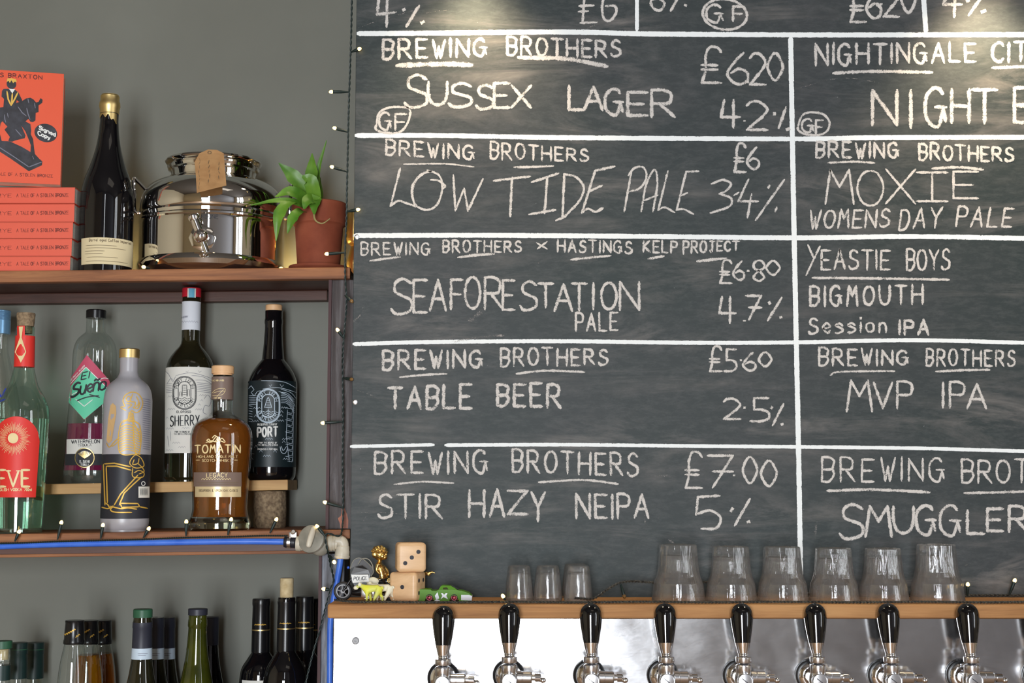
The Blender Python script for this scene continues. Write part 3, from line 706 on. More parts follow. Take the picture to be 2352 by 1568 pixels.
# row 3
ch('BREWING', 830, 586, 987, 583, 28, 26, 5.5); ul([(851, 599), (885, 594), (918, 590)], 6.5)
ch('BROTHERS', 1018, 580, 1196, 577, 27, 24, 6, gap=2.2); ul([(1053, 591), (1090, 586), (1134, 583)], 7)
chalk([(False, [(1233, 558), (1256, 571)]), (False, [(1256, 555), (1235, 571)])], 5)
ch('HASTINGS', 1281, 577, 1450, 581, 26, 26, 6, gap=2.0); ul([(1312, 596), (1350, 592), (1402, 587)], 6.5)
ch('KELP', 1478, 578, 1554, 581, 25, 27, 6); ul([(1490, 594), (1524, 588)], 7)
ch('PROJECT', 1570, 582, 1697, 573, 28, 20, 6, gap=1.8); ul([(1602, 600), (1630, 597), (1667, 593)], 7.5)
chalk(letters('£6·80', [(1654, 1680, 598, 650), (1684, 1708, 600, 643), (1718, 1718, 612, 634), (1727, 1754, 598, 645), (1760, 1791, 599, 631)]), 6.5)
chalk(letters('SEAFORESTATION', [(899, 944, 640, 720), (950, 980, 643, 717), (988, 1024, 643, 712), (1036, 1062, 642, 709), (1068, 1103, 636, 708), (1114, 1154, 637, 709), (1155, 1181, 644, 711), (1195, 1231, 646, 711), (1237, 1270, 651, 705), (1274, 1314, 653, 713), (1314, 1347, 651, 712), (1363, 1366, 651, 709), (1381, 1416, 649, 710), (1424, 1468, 648, 711)]), 8)
ch('PALE', 1323, 760, 1418, 759, 40, 40, 6.5)
chalk(letters('4.=', [(1652, 1689, 682, 741), (1710, 1710, 727, 737), (1714, 1748, 679, 733)])+[(False, [(1766, 693), (1769, 698)]), (False, [(1795, 684), (1764, 735)]), (False, [(1791, 729), (1796, 728)])], 7.5)
chalk([(False, [(1856, 563), (1869, 592)]), (False, [(1883, 566), (1852, 631)])], 6)
ch('EASTIE', 1887, 619, 2043, 617, 44, 42, 6.5, gap=1.4); ch('BOYS', 2083, 621, 2180, 617, 48, 44, 6.5, gap=1.1); ul([(1867, 638), (2000, 639), (2179, 642)], 7)
ch('BIGMOUTH', 1861, 702, 2119, 697, 44, 42, 7.5, gap=2.4)
ch('Session', 1858, 765, 2035, 762, 36, 33, 6.5, gap=2.6); ch('IPA', 2066, 767, 2132, 767, 32, 32, 8, gap=2.2)
# row 4
ch('BREWING', 880, 848, 1107, 842, 44, 36, 8); ul([(919, 866), (970, 861), (1025, 858)], 6)
ch('BROTHERS', 1151, 840, 1394, 836, 42, 33, 7, gap=2.0); ul([(1187, 858), (1250, 851), (1342, 854)], 6.5)
chalk(letters('£5·60', [(1631, 1657, 796, 852), (1664, 1690, 802, 852), (1702, 1702, 818, 838), (1707, 1734, 810, 851), (1743, 1772, 809, 841)]), 7)
ch('TABLE', 893, 937, 1082, 937, 47, 53, 9, gap=1.7); ch('BEER', 1143, 932, 1287, 935, 48, 54, 9, gap=1.7)
chalk(letters('2·5', [(1663, 1700, 916, 962), (1710, 1710, 925, 950), (1724, 1765, 914, 967)])+[(False, [(1771, 938), (1774, 934)]), (False, [(1799, 928), (1775, 976)]), (False, [(1794, 975), (1799, 973)])], 7)
ch('BREWING', 1882, 840, 2085, 836, 40, 30, 7); ul([(1908, 861), (1925, 854), (2000, 852), (2054, 852)], 5.5)
ch('BROTHERS', 2128, 839, 2330, 841, 38, 34, 6.5, gap=2.2); ul([(2150, 853), (2210, 850), (2272, 849)], 6.5)
chalk(letters('MVP', [(1945, 2003, 874, 944), (2007, 2049, 879, 937), (2061, 2094, 876, 937)]), 7.5); chalk(letters('IPA', [(2166, 2169, 879, 935), (2182, 2214, 877, 935), (2222, 2265, 882, 937)]), 7.5)
# row 5
ch('BREWING', 861, 1087, 1119, 1086, 49, 49, 7.5, gap=1.9); ul([(906, 1112), (970, 1106), (1041, 1109)], 5.5)
ch('BROTHERS', 1178, 1084, 1464, 1091, 50, 50, 7.5, gap=1.9); ul([(1238, 1107), (1340, 1102), (1419, 1111)], 6)
chalk(letters('£=.00', [(1575, 1612, 1039, 1120), (1626, 1683, 1046, 1119), (1686, 1686, 1078, 1092), (1706, 1739, 1049, 1109), (1748, 1784, 1058, 1116)]), 7)
ch('STIR', 869, 1188, 1015, 1189, 51, 54, 7.5, gap=1.3); chalk(letters('HAZY', [(1078, 1112, 1126, 1186), (1126, 1158, 1124, 1185), (1167, 1211, 1127, 1180), (1221, 1251, 1131, 1196)]), 8.5)
ch('NEIPA', 1324, 1189, 1489, 1190, 53, 53, 8, gap=1.4)
chalk([(False, [(1652, 1138), (1603, 1141), (1599, 1181)]), (True, [(1599, 1181), (1630, 1172), (1655, 1188), (1645, 1212), (1612, 1214)]), (False, [(1678, 1174), (1683, 1166)]), (False, [(1722, 1146), (1688, 1206)]), (False, [(1716, 1199), (1722, 1197)])], 7.5)
ch('BREWING', 1888, 1106, 2168, 1103, 54, 50, 6.5, gap=2.0); ul([(1901, 1127), (2000, 1124), (2134, 1130)], 8)
ch('BROTHERS', 2210, 1108, 2520, 1110, 52, 50, 7, gap=1.3); ul([(2216, 1132), (2300, 1130), (2420, 1126)], 7.5)
chalk(letters('SMUGGLER', [(1929, 1980, 1158, 1236), (1988, 2048, 1163, 1231), (2052, 2098, 1164, 1224), (2106, 2148, 1162, 1226), (2161, 2205, 1162, 1228), (2222, 2260, 1173, 1225), (2268, 2303, 1168, 1219), (2318, 2360, 1162, 1220)]), 9)
# wiped smears, nicks and screws
for P, wd in (([(1080, 735), (1100, 720), (1108, 708)], 16), ([(1180, 395), (1196, 422)], 3), ([(1236, 602), (1238, 606)], 4), ([(820, 1176), (900, 1178), (958, 1186)], 2), ([(835, 1196), (840, 1186)], 4), ([(1516, 1182), (1512, 1190)], 3), ([(820, 896), (850, 906), (880, 922)], 2.4),
              ([(1040, 785), (1120, 772), (1160, 770)], 8), ([(810, 740), (830, 720), (836, 700)], 5), ([(1480, 1180), (1482, 1200)], 3), ([(1505, 1093), (1540, 1092)], 8), ([(1538, 1240), (1548, 1246)], 8), ([(1876, 1200), (1870, 1240)], 8), ([(2215, 1300), (2232, 1290)], 3)):
    chalk([(True, P)], wd, True, 'chalk_smear')
for (sx_, sy_) in ((820, 544), (816, 923)):
    q = W(sx_, sy_, YB)
    ob('screw', disc(q, (0, -1, 0), [(0.0042, 0), (0.0042, 0.0012), (0.0030, 0.0016), (0.0022, 0.0008), (0.00001, 0.0008)], 16), M_satin, bd, label='small screw head')

# ------------------------------------------------------------------ ledge, steel panel
YL = -0.155
a = W(752, 1387, YL); c = W(2640, 1387, YL); lz0 = W(1500, 1420, YL).z
LZT = a.z
ld = ob('ledge', box(a.x, c.x, YL, YB-0.0002, lz0, LZT, 0.004, 3), M_pine, label='long oiled pine ledge under the blackboard, carrying glasses and toys', cat='ledge', smooth=False)
YP = -0.143
a = W(765, 1500, YP)
pn = thing('tap_panel', 'worn stainless steel sheet under the pine ledge behind the beer taps', 'metal panel', (a.x+0.5, YP, 0.7))
ob('steel_sheet', box(a.x, c.x, YP, YP+0.012, 0.7, lz0-0.0005, 0.0012), M_steel, pn, smooth=False)
ob('carcass', box(a.x+0.004, c.x, YP+0.0121, -0.0130, 0.7, lz0-0.001), M_maroon, pn, smooth=False)
ob('screw', disc(W(817, 1471, YP), (0, -1, 0), [(0.0058, 0), (0.0058, 0.0016), (0.004, 0.0028), (0.0015, 0.0028), (0.0013, 0.0012), (0.00001, 0.0012)], 18), M_rimgrey, pn, label='screw head')

# ================================================================== TOP SHELF
# stacked paperbacks: spine facing out, page ends on the right
bx = W(169, 520, 0.012).x; sb = W(90, 618, 0.0)
zz = z_top(bx-0.06)
order = ['lowest', 'second from bottom', 'middle', 'second from top', 'uppermost']
Z5 = [zz]
edges_px = [618, 582.5, 542, 503, 460.5, 422]
hs = [(edges_px[i]-edges_px[i+1])*SC(520, 0.012) for i in range(5)]
for i in range(5):
    z0 = Z5[-1]; z1 = z0+hs[i]; Z5.append(z1)
    x1 = bx + (-0.0035, -0.0025, -0.0012, 0.0, 0.0006)[i]; x0 = x1-0.198; y0 = 0.011 + (0.0, 0.002, 0.001, 0.0025, 0.0)[i]; y1 = y0+0.112
    bk = thing('paperback_book', 'coral paperback lying spine out, %s of the stack of five' % order[i], 'book', ((x0+x1)/2, y0+0.05, z0), 'coral paperbacks stacked on the top shelf')
    c_ = 0.0011
    ob('cover', merge(box(x0, x1, y0, y0+c_, z0+0.0003, z1-0.0003, 0.0005), box(x0, x1, y0, y1, z0+0.0003, z0+c_), box(x0, x1, y0, y1, z1-c_, z1-0.0003)), M_spine, bk, smooth=False)
    ob('pages', box(x0+0.001, x1-0.0012, y0+c_, y1-0.002, z0+c_, z1-c_), M_paper, bk, smooth=False)
    yc = PXY(Vector((x1, y0, (z0+z1)/2)))[1]
    ob('spine_lettering', ribbon(text("BARYE", -30, yc+4.5, 26, yc+4.5, 8)+text("A TALE OF A STOLEN BRONZE", 38, yc+4, 157, yc+3, 7.5), 1.3, plane_map(y0), 0.0003, 4), M_inkred, bk, smooth=False)
# upright copy
z0 = Z5[-1]; y0 = -0.012; A = W(137, 418, y0); x1 = A.x; z1 = W(137, 168, y0).z; x0 = W(-46, 300, y0).x
bk = thing('paperback_book', 'coral paperback standing face out on the stack, bronze rider on its cover', 'book', ((x0+x1)/2, 0.0, z0), 'coral paperbacks stacked on the top shelf')
ob('cover', merge(box(x0, x1, y0, y0+0.0011, z0, z1, 0.0004), box(x0, x1, 0.0145, 0.0156, z0, z1), box(x0, x0+0.001, y0, 0.0156, z0, z1)), M_red, bk, smooth=False)
ob('pages', box(x0+0.001, x1-0.001, y0+0.0012, 0.0144, z0+0.0006, z1-0.001), M_paper, bk, smooth=False)
CM = plane_map(y0)
ob('cover_lettering', merge(ribbon(text('JAMES BRAXTON', -36, 184, 97, 184, 9, gap=3), 1.9, CM, 0.0003, 4), ribbon(text('A TALE OF A STOLEN BRONZE', -14, 408, 120, 407, 6.5, gap=2.4), 1.2, CM, 0.0003, 4)), M_inkred, bk, smooth=False)
Zp = lambda L_: [(x/5.6, 150+y/5.6) for x, y in L_]
horse = Zp([(-60, 600), (-20, 590), (70, 575), (140, 545), (230, 510), (300, 480), (350, 445), (400, 432), (440, 455), (470, 490), (500, 480), (525, 430), (550, 450), (545, 490), (500, 525), (500, 610), (465, 625), (462, 720), (430, 745), (400, 740), (375, 705), (340, 740), (400, 770), (410, 850), (405, 900), (432, 960), (445, 1080), (455, 1150), (500, 1200), (510, 1230), (440, 1220), (400, 1130), (405, 1040), (375, 960), (340, 870), (290, 800), (340, 920), (330, 955), (215, 990), (175, 1010), (130, 1000), (150, 950), (85, 860), (120, 820), (60, 755), (40, 780), (20, 880), (50, 1000), (60, 1040), (-10, 1040), (-10, 900), (-60, 800)])
plinth = Zp([(-60, 1010), (150, 1005), (300, 1070), (440, 1150), (545, 1240), (540, 1290), (380, 1375), (150, 1220), (-60, 1090)])
rider = Zp([(75, 340), (130, 335), (150, 345), (215, 345), (255, 375), (300, 470), (290, 500), (250, 490), (235, 470), (225, 520), (215, 600), (70, 590), (80, 470), (50, 440), (55, 370)])
head = blob(170/5.6, 150+275/5.6, 10.5, 11)
ob('cover_picture', merge(poly(horse, CM, 0.0003), poly(plinth, CM, 0.00032), poly(rider, CM, 0.00034), poly(head, CM, 0.00036)), M_ink, bk, smooth=False, label='black bronze statue of horse and rider')
for st_ in [(False, Zp([(250, 560), (300, 630), (350, 670)])), (False, Zp([(355, 570), (370, 640), (395, 710)])), (False, Zp([(85, 670), (90, 730), (100, 765)])), (False, Zp([(370, 450), (380, 500)])), (False, Zp([(450, 500), (460, 560)])), (False, Zp([(0, 1075), (200, 1200), (380, 1320), (535, 1250)])), (False, Zp([(120, 650), (130, 700)])), (False, Zp([(425, 1180), (440, 1215)])), (False, Zp([(220, 850), (290, 930)]))]:
    ob('picture_highlight', ribbon([st_], 2.0, CM, 0.0006, 4), M_inkgrey, bk, smooth=False)
ob('picture_collar', poly(Zp([(140, 335), (215, 335), (180, 392)]), CM, 0.0006), M_white, bk, smooth=False, label='white collar on the rider')
ob('picture_gold', merge(poly(Zp([(112, 250), (120, 205), (170, 198), (225, 210), (235, 245), (210, 240), (190, 262), (170, 225), (150, 262), (135, 235)]), CM, 0.0007), ribbon([(False, Zp([(115, 370), (130, 470), (165, 545), (205, 470), (245, 380)])), (False, Zp([(180, 395), (172, 530)]))], 3.4, CM, 0.0007, 4)), M_goldink, bk, smooth=False, label='gold jockey cap and waistcoat')
ob('sticker', poly(blob(105, 306, 25, 21, 28, 0.15), CM, 0.0005), M_ink, bk, smooth=False, label='round black sticker')
ob('sticker_lettering', ribbon(text('Signed', 90, 298, 126, 313, 8.5, gap=1.6)+text('Copy', 88, 311, 114, 321, 9, gap=1.8), 2.4, CM, 0.0009, 3), M_white, bk, smooth=False)

pv = Vector((x1, y0, 0)); th_ = 0.235; Rz = Matrix.Rotation(th_, 4, 'Z'); l_ = bk.location.copy()
nl = Rz @ (l_-pv) + pv; bk.location = (nl.x, nl.y+0.004, l_.z); bk.rotation_euler = (0, 0, th_)
# dark bottle with gold foil
def vessel_thing(name, label, cat, v, group=None): return thing(name, label, cat, v.base, group)
pr = [(18.5, 219), (20.5, 222), (20.5, 233), (22.5, 237), (23, 246), (21, 252), (20.5, 280)] + smoothprof([(21, 284), (23, 310), (29, 345), (40, 382), (52, 415), (59, 450), (60.5, 490), (60.5, 540), (60.5, 613)], 3)
v = Vessel(247, 0.052, pr, zbase=z_top(W(247, 600, 0.052).x), cxy=420)
bt = vessel_thing('bottle', 'tall black bottle with torn gold foil neck between books and steel dispenser', 'bottle', v)
ob('glass_body', v.lathe(v.seg(222, 640)), M_blackglass, bt)
ragged = lambda x: 265+ (14 if x > 250 else 0)*min(1, (x-250)/14) + 4*math.sin(x*0.5)
ob('foil', merge(v.lathe(v.seg(218.5, 262, 0.0006)), band(247-21, 247+21, 258, ragged, v.S, 0.0008, 20, 3)), M_gold, bt)
ob('label', band(188, 306, lambda x: 545-0.0*x, lambda x: 606, v.S, 0.0005, 30, 4), M_label, bt)
ls = text('Barrel aged Coffee Imperial'.replace('B', 'B'), 205, 554, 300, 554, 6, gap=3)
for k, (y, x0_, x1_) in enumerate(((563, 198, 268), (569, 198, 288), (576, 196, 240), (582, 196, 236), (590, 200, 270), (599, 198, 292))): ls.append((False, [(x0_, y), (x1_, y)]))
ob('label_print', ribbon(ls, 1.1, v.S, 0.0008, 4), M_brownink, bt, smooth=False)

# steel dispenser
pr = [(100, 371), (107, 373), (109, 377), (106, 382), (101.5, 385), (104, 389), (102, 395), (97, 398), (95, 403), (95, 413)] + smoothprof([(98, 416), (118, 421), (137, 431), (152, 446), (161, 462), (164, 482)], 3) + [(164, 494), (161.5, 499), (164, 504), (162.5, 511), (165, 514), (165, 518), (162.5, 521), (163, 526), (163, 529), (163, 603), (163, 606), (167, 612), (169, 618), (164, 628), (150, 636), (140, 639)]
v = Vessel(489, 0.124, pr, zbase=z_top(W(489, 600, 0.12).x), cxy=480)
dp = vessel_thing('drink_dispenser', 'round polished steel oil dispenser with kraft tag and front tap', 'dispenser', v)
ob('tank', v.lathe(v.P, 96), M_polish, dp)
ob('lid', v.lathe([(0.00001, v.P[0][1]+0.001), (0.06, v.P[0][1]+0.001), (0.07, v.P[0][1]-0.001)], 48), M_polish, dp)
c_ = (Vector((0, CY, 0))-Vector((v.x, v.Y, 0))).normalized(); rt = Vector((-c_.y, c_.x, 0))
for sgn in (-1, 1):
    z0_, z1_ = W(489, 418, 0.12).z, W(489, 494, 0.12).z; ctr = Vector((v.x, v.Y, 0)) + rt*sgn*v.r(z1_)
    o_ = rt*sgn
    P = [ctr + Vector((0, 0, z1_)) - o_*0.003, ctr + o_*0.007 + Vector((0, 0, z1_+0.002)), ctr + o_*0.009 + Vector((0, 0, (z0_+z1_)/2)), ctr + o_*0.011 + Vector((0, 0, z0_)), ctr + o_*0.004 + Vector((0, 0, z0_-0.004)), ctr - o_*0.010 + Vector((0, 0, z0_-0.018))]
    ob('handle', tube(P, 0.0032, 10), M_polish, dp)
# front tap
rz = v.r(W(489, 545, 0.0).z)
tc_ = v.S(465, 547)
dirn = (tc_-Vector((v.x, v.Y, tc_.z))).normalized()
fl = ob('tap_flange', disc(tc_, dirn, [(0.0225, -0.002), (0.0225, 0.004), (0.019, 0.006), (0.012, 0.007), (0.010, 0.018), (0.00001, 0.018)], 8), M_polish, dp)
bc = tc_ + dirn*0.022
ob('tap_body', ball(bc, 0.0125), M_chrome, dp)
rv = Vector((-dirn.y, dirn.x, 0))
up_ = (Vector((0, 0, 1))*0.93 - rv*0.36).normalized()
ob('tap_lever', merge(rod(bc+up_*0.006, bc+up_*0.030, 0.0068, 0.0072), disc(bc+up_*0.029, up_, [(0.0085, 0), (0.0095, 0.002), (0.0095, 0.007), (0.008, 0.009), (0.00001, 0.009)], 20)), M_chrome, dp)
ob('tap_spout', rod(bc-up_*0.006, bc-up_*0.030, 0.0052, 0.0048), M_chrome, dp)
ob('engraving', ribbon(text('SANSONE', 446, 501, 500, 501, 9, gap=2.5), 1.4, v.S, 0.0003, 3), M_darklab, dp, smooth=False)
# tag
tg = [(458, 352), (478, 343), (498, 344), (514, 352), (517, 390), (520, 426), (487, 434), (452, 443), (450, 405), (447, 372)]
def tagmap(x, y, e=0.0): return W(x, y, 0.026 - 0.052*(y-343)/100 - e + 0.002*math.sin(x*0.06))
tgo = thing('paper_tag', 'brown kraft paper tag hanging on the steel dispenser neck', 'tag', tagmap(480, 440))
V1, F1 = poly(tg, tagmap, 0.0); V2, F2 = poly(tg, tagmap, 0.0005)
n_ = len(tg); side = [(i, (i+1) % n_, n_+(i+1) % n_, n_+i) for i in range(n_)]
ob('card', (V1+V2, [tuple(reversed(f)) for f in F1]+[tuple(i+n_ for i in f) for f in F2]+side), M_card, tgo, smooth=False)
sc_ = []
for k, x in enumerate((458, 480, 503)):
    y = 364+k*4
    while y < 428-k*8:
        l_ = random.uniform(3, 9); sc_.append((False, [(x+random.uniform(-1.5, 1.5), y), (x+random.uniform(-2, 2), y+l_)])); y += l_+random.uniform(2, 5)
ob('handwriting', ribbon(sc_, 1.3, tagmap, 0.0009, 3), M_brownink, tgo, smooth=False)
ob('eyelet', ribbon([(True, blob(481, 350, 4, 3, 10)+[blob(481, 350, 4, 3, 10)[0]])], 1.5, tagmap, 0.0009, 3), M_brownink, tgo, smooth=False)
ob('string', tube([W(481, 349, 0.028), W(478, 352, 0.020), W(474, 362, 0.042)], 0.0006, 6), M_card, tgo)

# potted plant
v = Vessel(733, 0.095, [(61, 468), (63, 470), (61, 517), (57, 520), (55, 523), (48, 580), (44, 625)], cxy=530)
zs_ = z_top(v.x)
sz = zs_ + 0.014
pts = [(0.046, sz-0.003)]
pl = thing('potted_plant', 'green leafy plant in terracotta pot on its saucer at shelf end', 'plant', (v.x, v.Y, zs_))
P = [p for p in v.P if p[1] > sz]; P[-1] = (P[-1][0], sz-0.008)
inner = [(P[0][0]-0.004, P[0][1]), (P[1][0]-0.005, P[1][1]-0.012), (P[1][0]-0.007, P[1][1]-0.014), (0.00001, P[1][1]-0.014)]
ob('pot', v.lathe([(0.00001, P[1][1]-0.0141)]+list(reversed(inner[:-1]))+P+[(0.00001, P[-1][1])], 48), M_terra, pl)
ob('soil', v.lathe([(0.00001, P[1][1]-0.0100), (P[1][0]-0.0075, P[1][1]-0.0115), (P[1][0]-0.009, P[1][1]-0.0138), (0.00001, P[1][1]-0.0138)], 32), M_soil, pl)
rs = 68*SC(600, 0.095)
ob('saucer', v.lathe([(0.00001, zs_+0.005), (rs-0.008, zs_+0.005), (rs-0.004, zs_+0.014), (rs, zs_+0.015), (rs+0.0005, zs_+0.011), (rs-0.007, zs_), (0.00001, zs_)], 48), M_terra, pl)
def leaf(P, Ys, ws, fold=0.25, parent=None, name='leaf'):
    """blade along image points P at depths Ys, half-widths ws (px), folded along the midrib"""
    n = len(P); C = [W(p[0], p[1], y) for p, y in zip(P, Ys)]; C = catmull(C, 5); m_ = len(C)
    V, Fc = [], []
    for i, c in enumerate(C):
        t = i/(m_-1)*(n-1); k = min(n-2, int(t)); f_ = t-k; q = (ws[k]+(ws[k+1]-ws[k])*f_)*0.00074
        d = (C[min(i+1, m_-1)]-C[max(i-1, 0)]).normalized(); sd = d.cross(Vector((0, -1, 0.15))).normalized(); nn = sd.cross(d).normalized()
        if nn.y > 0: nn = -nn
        rip = 0.1*math.sin(i*1.7)*q
        for s_ in (-1, -0.5, 0, 0.5, 1): V.append(c + sd*s_*q + nn*(abs(s_)*fold*q - 0.0) + nn*(rip*abs(s_)))
    for i in range(m_-1):
        for j in range(4): Fc.append((i*5+j, i*5+j+1, (i+1)*5+j+1, (i+1)*5+j))
    b_ = len(V); V += [v_ + Vector((0, 0.0005, 0)) for v_ in V]
    Fc += [tuple(x+b_ for x in reversed(f)) for f in Fc]
    ob(name, (V, Fc), M_leaf, parent)
LV = [([(716, 492), (704, 440), (672, 404), (640, 374)], (0.09, 0.06, 0.05, 0.04), (6, 15, 17, 1)),
      ([(722, 492), (714, 440), (716, 395), (717, 352)], (0.09, 0.08, 0.085, 0.09), (6, 14, 15, 1)),
      ([(724, 492), (722, 450), (712, 415), (694, 405)], (0.09, 0.05, 0.035, 0.03), (6, 16, 17, 3)),
      ([(724, 490), (727, 440), (730, 392), (750, 322)], (0.09, 0.10, 0.10, 0.10), (6, 9, 6, 1)),
      ([(718, 492), (700, 458), (666, 440), (632, 452)], (0.09, 0.05, 0.02, 0.01), (5, 14, 13, 1)),
      ([(716, 494), (688, 468), (640, 460), (576, 471)], (0.09, 0.04, 0.01, -0.01), (4, 8, 6, 1)),
      ([(722, 494), (722, 462), (706, 462), (698, 480)], (0.09, 0.045, 0.025, 0.02), (7, 16, 14, 2)),
      ([(724, 494), (728, 460), (722, 470), (722, 492)], (0.09, 0.05, 0.03, 0.022), (6, 12, 13, 2)),
      ([(712, 494), (690, 484), (672, 502), (660, 536)], (0.09, 0.03, 0.015, 0.012), (4, 9, 12, 1)),
      ([(716, 492), (676, 462), (642, 490), (634, 553)], (0.09, 0.03, 0.004, 0.004), (3, 7, 14, 1)),  # leaf added to stand in for a leaf reflection in the steel tank
      ([(726, 492), (733, 452), (728, 410), (734, 396)], (0.09, 0.12, 0.13, 0.13), (5, 10, 9, 1))]
for a_, b_, c2_ in LV: leaf(a_, b_, c2_, 0.25, pl)
ob('stem', tube([W(722, 486, 0.09), W(720, 470, 0.07), W(722, 455, 0.06)], lambda t: 0.0035-0.001*t, 8), M_stem, pl)
ob('aerial_root', tube([W(724, 462, 0.05), W(721, 485, 0.03), W(724, 505, 0.022), (W(740, 513, 0.02)), W(758, 502, 0.022)], lambda t: 0.0022-0.0014*t, 8), M_stem, pl)
# brass vessel behind, mostly hidden
v = Vessel(817, 0.19, smoothprof([(14, 482), (22, 492), (22, 545), (18, 560)], 3)+[(10, 565), (19, 598), (20, 606)], zbase=z_top(W(812, 600, 0.19).x), cxy=540)
ob('brass_cup', v.lathe([(v.P[0][0]-0.002, v.P[0][1]-0.02)]+v.P), M_brass, org=v.base, label='brass coloured vessel mostly hidden behind the terracotta pot and blackboard edge', cat='cup')

# ================================================================== MIDDLE SHELF
# riser plank on cork blocks
ya, yb = 1112.5, 1101.0
A, B_ = W(-120, 1115.5, 0.128), W(661, 1101, 0.128); ang = math.atan2(B_.z-A.z, B_.x-A.x); L_ = (B_-A).length; th = 24*SC(1105, 0.128)
Vb, Fb = box(0, L_, 0.128, 0.238, -th, 0, 0.0015); R = Matrix.Rotation(-ang, 4, 'Y')
ob('riser_plank', ([R @ q + Vector((A.x, 0, A.z)) for q in Vb], Fb), M_riser, label='narrow pine plank raised on cork blocks, back row of bottles on it', cat='plank', smooth=False)
z_rise = lambda x: A.z + (x-A.x)*math.tan(ang)
def cork_block(cx, r, label):
    x = W(cx, 1170, 0.18).x; zt = z_rise(x)-th-0.0012; zb = z_mid(x); rr_ = r*SC(1170, 0.18)
    V, Fc = latheW(x, 0.18, [(0.00001, zt), (rr_*0.97, zt), (rr_, zt-0.003), (rr_*1.01, (zt+zb)/2), (rr_*1.0, zb+0.003), (rr_*0.97, zb), (0.00001, zb)], 40)
    V = [q + Vector((1, 0, 0))*0.0016*mnoise.noise(q*90) + Vector((0, 1, 0))*0.0016*mnoise.noise(q*90+Vector((9, 0, 0))) for q in V]
    ob('cork_block', (V, Fc), M_cork, org=(x, 0.18, zb), label=label, cat='cork')
cork_block(620, 37, 'fat cork block holding up the right end of the pine plank')
cork_block(298, 37, 'fat cork block under the pine plank, hidden behind the frosted bottle')

def zz_rise(cx, Y=0.183): return z_rise(W(cx, 1100, Y).x)
YR = 0.183
# pale blue capped bottle at the left edge
v = Vessel(-8, YR, [(24, 713), (25.5, 716), (25.5, 766), (22, 768), (22, 800)]+smoothprof([(22, 802), (28, 830), (42, 880), (52, 930), (56, 980)], 3)+[(56, 1095), (52, 1104)], zbase=zz_rise(-8), cxy=900)
b = vessel_thing('bottle', 'clear bottle with pale blue ridged cap at the left picture edge', 'bottle', v)
ob('glass_body', v.lathe(v.seg(768, 1200)), M_clear, b)
cp_ = []
for i, (r, z) in enumerate(v.seg(713, 767)): cp_.append((r, z))
zt, zb_ = cp_[0][1], cp_[-1][1]; R0 = 25.5*SC(740, YR)
cp_ = [(0.00001, zt), (R0-0.001, zt), (R0, zt-0.001)]
for k in range(7): z = zt-0.003-k*0.0022; cp_ += [(R0, z), (R0-0.0006, z-0.0008), (R0, z-0.0016)]
cp_ += [(R0, zb_), (R0-0.002, zb_)]
ob('cap', v.lathe(cp_), M_bluecap, b)
ob('label_print', ribbon([(True, [(-30, 890), (-18, 912), (-8, 894), (2, 910), (12, 892)]), (True, [(-24, 918), (-6, 922), (10, 916)])], 4, v.S, 0.0005, 3), pm('blue_print', srgb(30, 60, 180)), b, smooth=False)

# watermelon spirit bottle with mint diamond label
v = Vessel(214, YR, [(21, 728), (21.5, 760)]+smoothprof([(23, 764), (38, 778), (46, 795), (49, 815)], 3)+[(49.5, 850), (52, 900), (57, 965), (61, 1050), (63, 1085)]+[(62, 1100), (58, 1107)], zbase=zz_rise(214), cxy=950)
b = vessel_thing('bottle', 'clear bottle of pink spirit with mint and pink diamond label', 'bottle', v)
ob('glass_body', v.lathe(v.seg(728, 1200)), M_clear, b)
zt = W(214, 712, YR).z; zb_ = W(214, 731, YR).z; R0 = 22.5*SC(720, YR)
ob('cap', v.lathe([(0.00001, zt), (R0-0.0015, zt), (R0, zt-0.0015), (R0, zb_), (R0-0.001, zb_)]), M_blackplastic, b)
ob('liquid', v.lathe([(0.00001, W(214, 974, YR).z)]+v.seg(974, 1080, -0.0012)+[(0.00001, W(214, 1080, YR).z)]), M_magenta, b)
dia_pink = [(198, 815), (245, 869), (247, 880), (238, 925), (194, 965), (157, 915), (159, 868)]
def fillpoly(pts, mp, eps):   # fine horizontal slices of a polygon so that it follows the curved glass
    ys = [p[1] for p in pts]; y0_, y1_ = min(ys), max(ys); n = max(6, int((y1_-y0_)/3)); out = []
    def span(y):
        xs = []
        for a, c in zip(pts, pts[1:]+pts[:1]):
            if (a[1] <= y < c[1]) or (c[1] <= y < a[1]): xs.append(a[0]+(c[0]-a[0])*(y-a[1])/(c[1]-a[1]))
        return (min(xs), max(xs)) if xs else None
    V, Fc = [], []; m_ = 14
    rows = [span(y0_+0.01+(y1_-y0_-0.02)*i/n) for i in range(n+1)]
    for i, s_ in enumerate(rows):
        y = y0_+0.01+(y1_-y0_-0.02)*i/n
        for j in range(m_+1): V.append(mp(s_[0]+(s_[1]-s_[0])*j/m_, y, eps))
    for i in range(n):
        for j in range(m_): a = i*(m_+1)+j; Fc.append((a, a+1, a+m_+2, a+m_+1))
    return V, Fc
ob('diamond_label', fillpoly([(200, 815), (250, 872), (256, 900), (236, 925), (194, 964), (158, 920), (157, 905), (160, 872)], v.S, 0.0006), M_pinklab, b, smooth=False, label='pink half of the diamond label')
ob('diamond_label', fillpoly([(198, 844), (248, 893), (250, 908), (238, 924), (194, 963), (159, 922), (164, 885)], v.S, 0.0009), M_mint, b, smooth=False, label='mint green half of the diamond label')
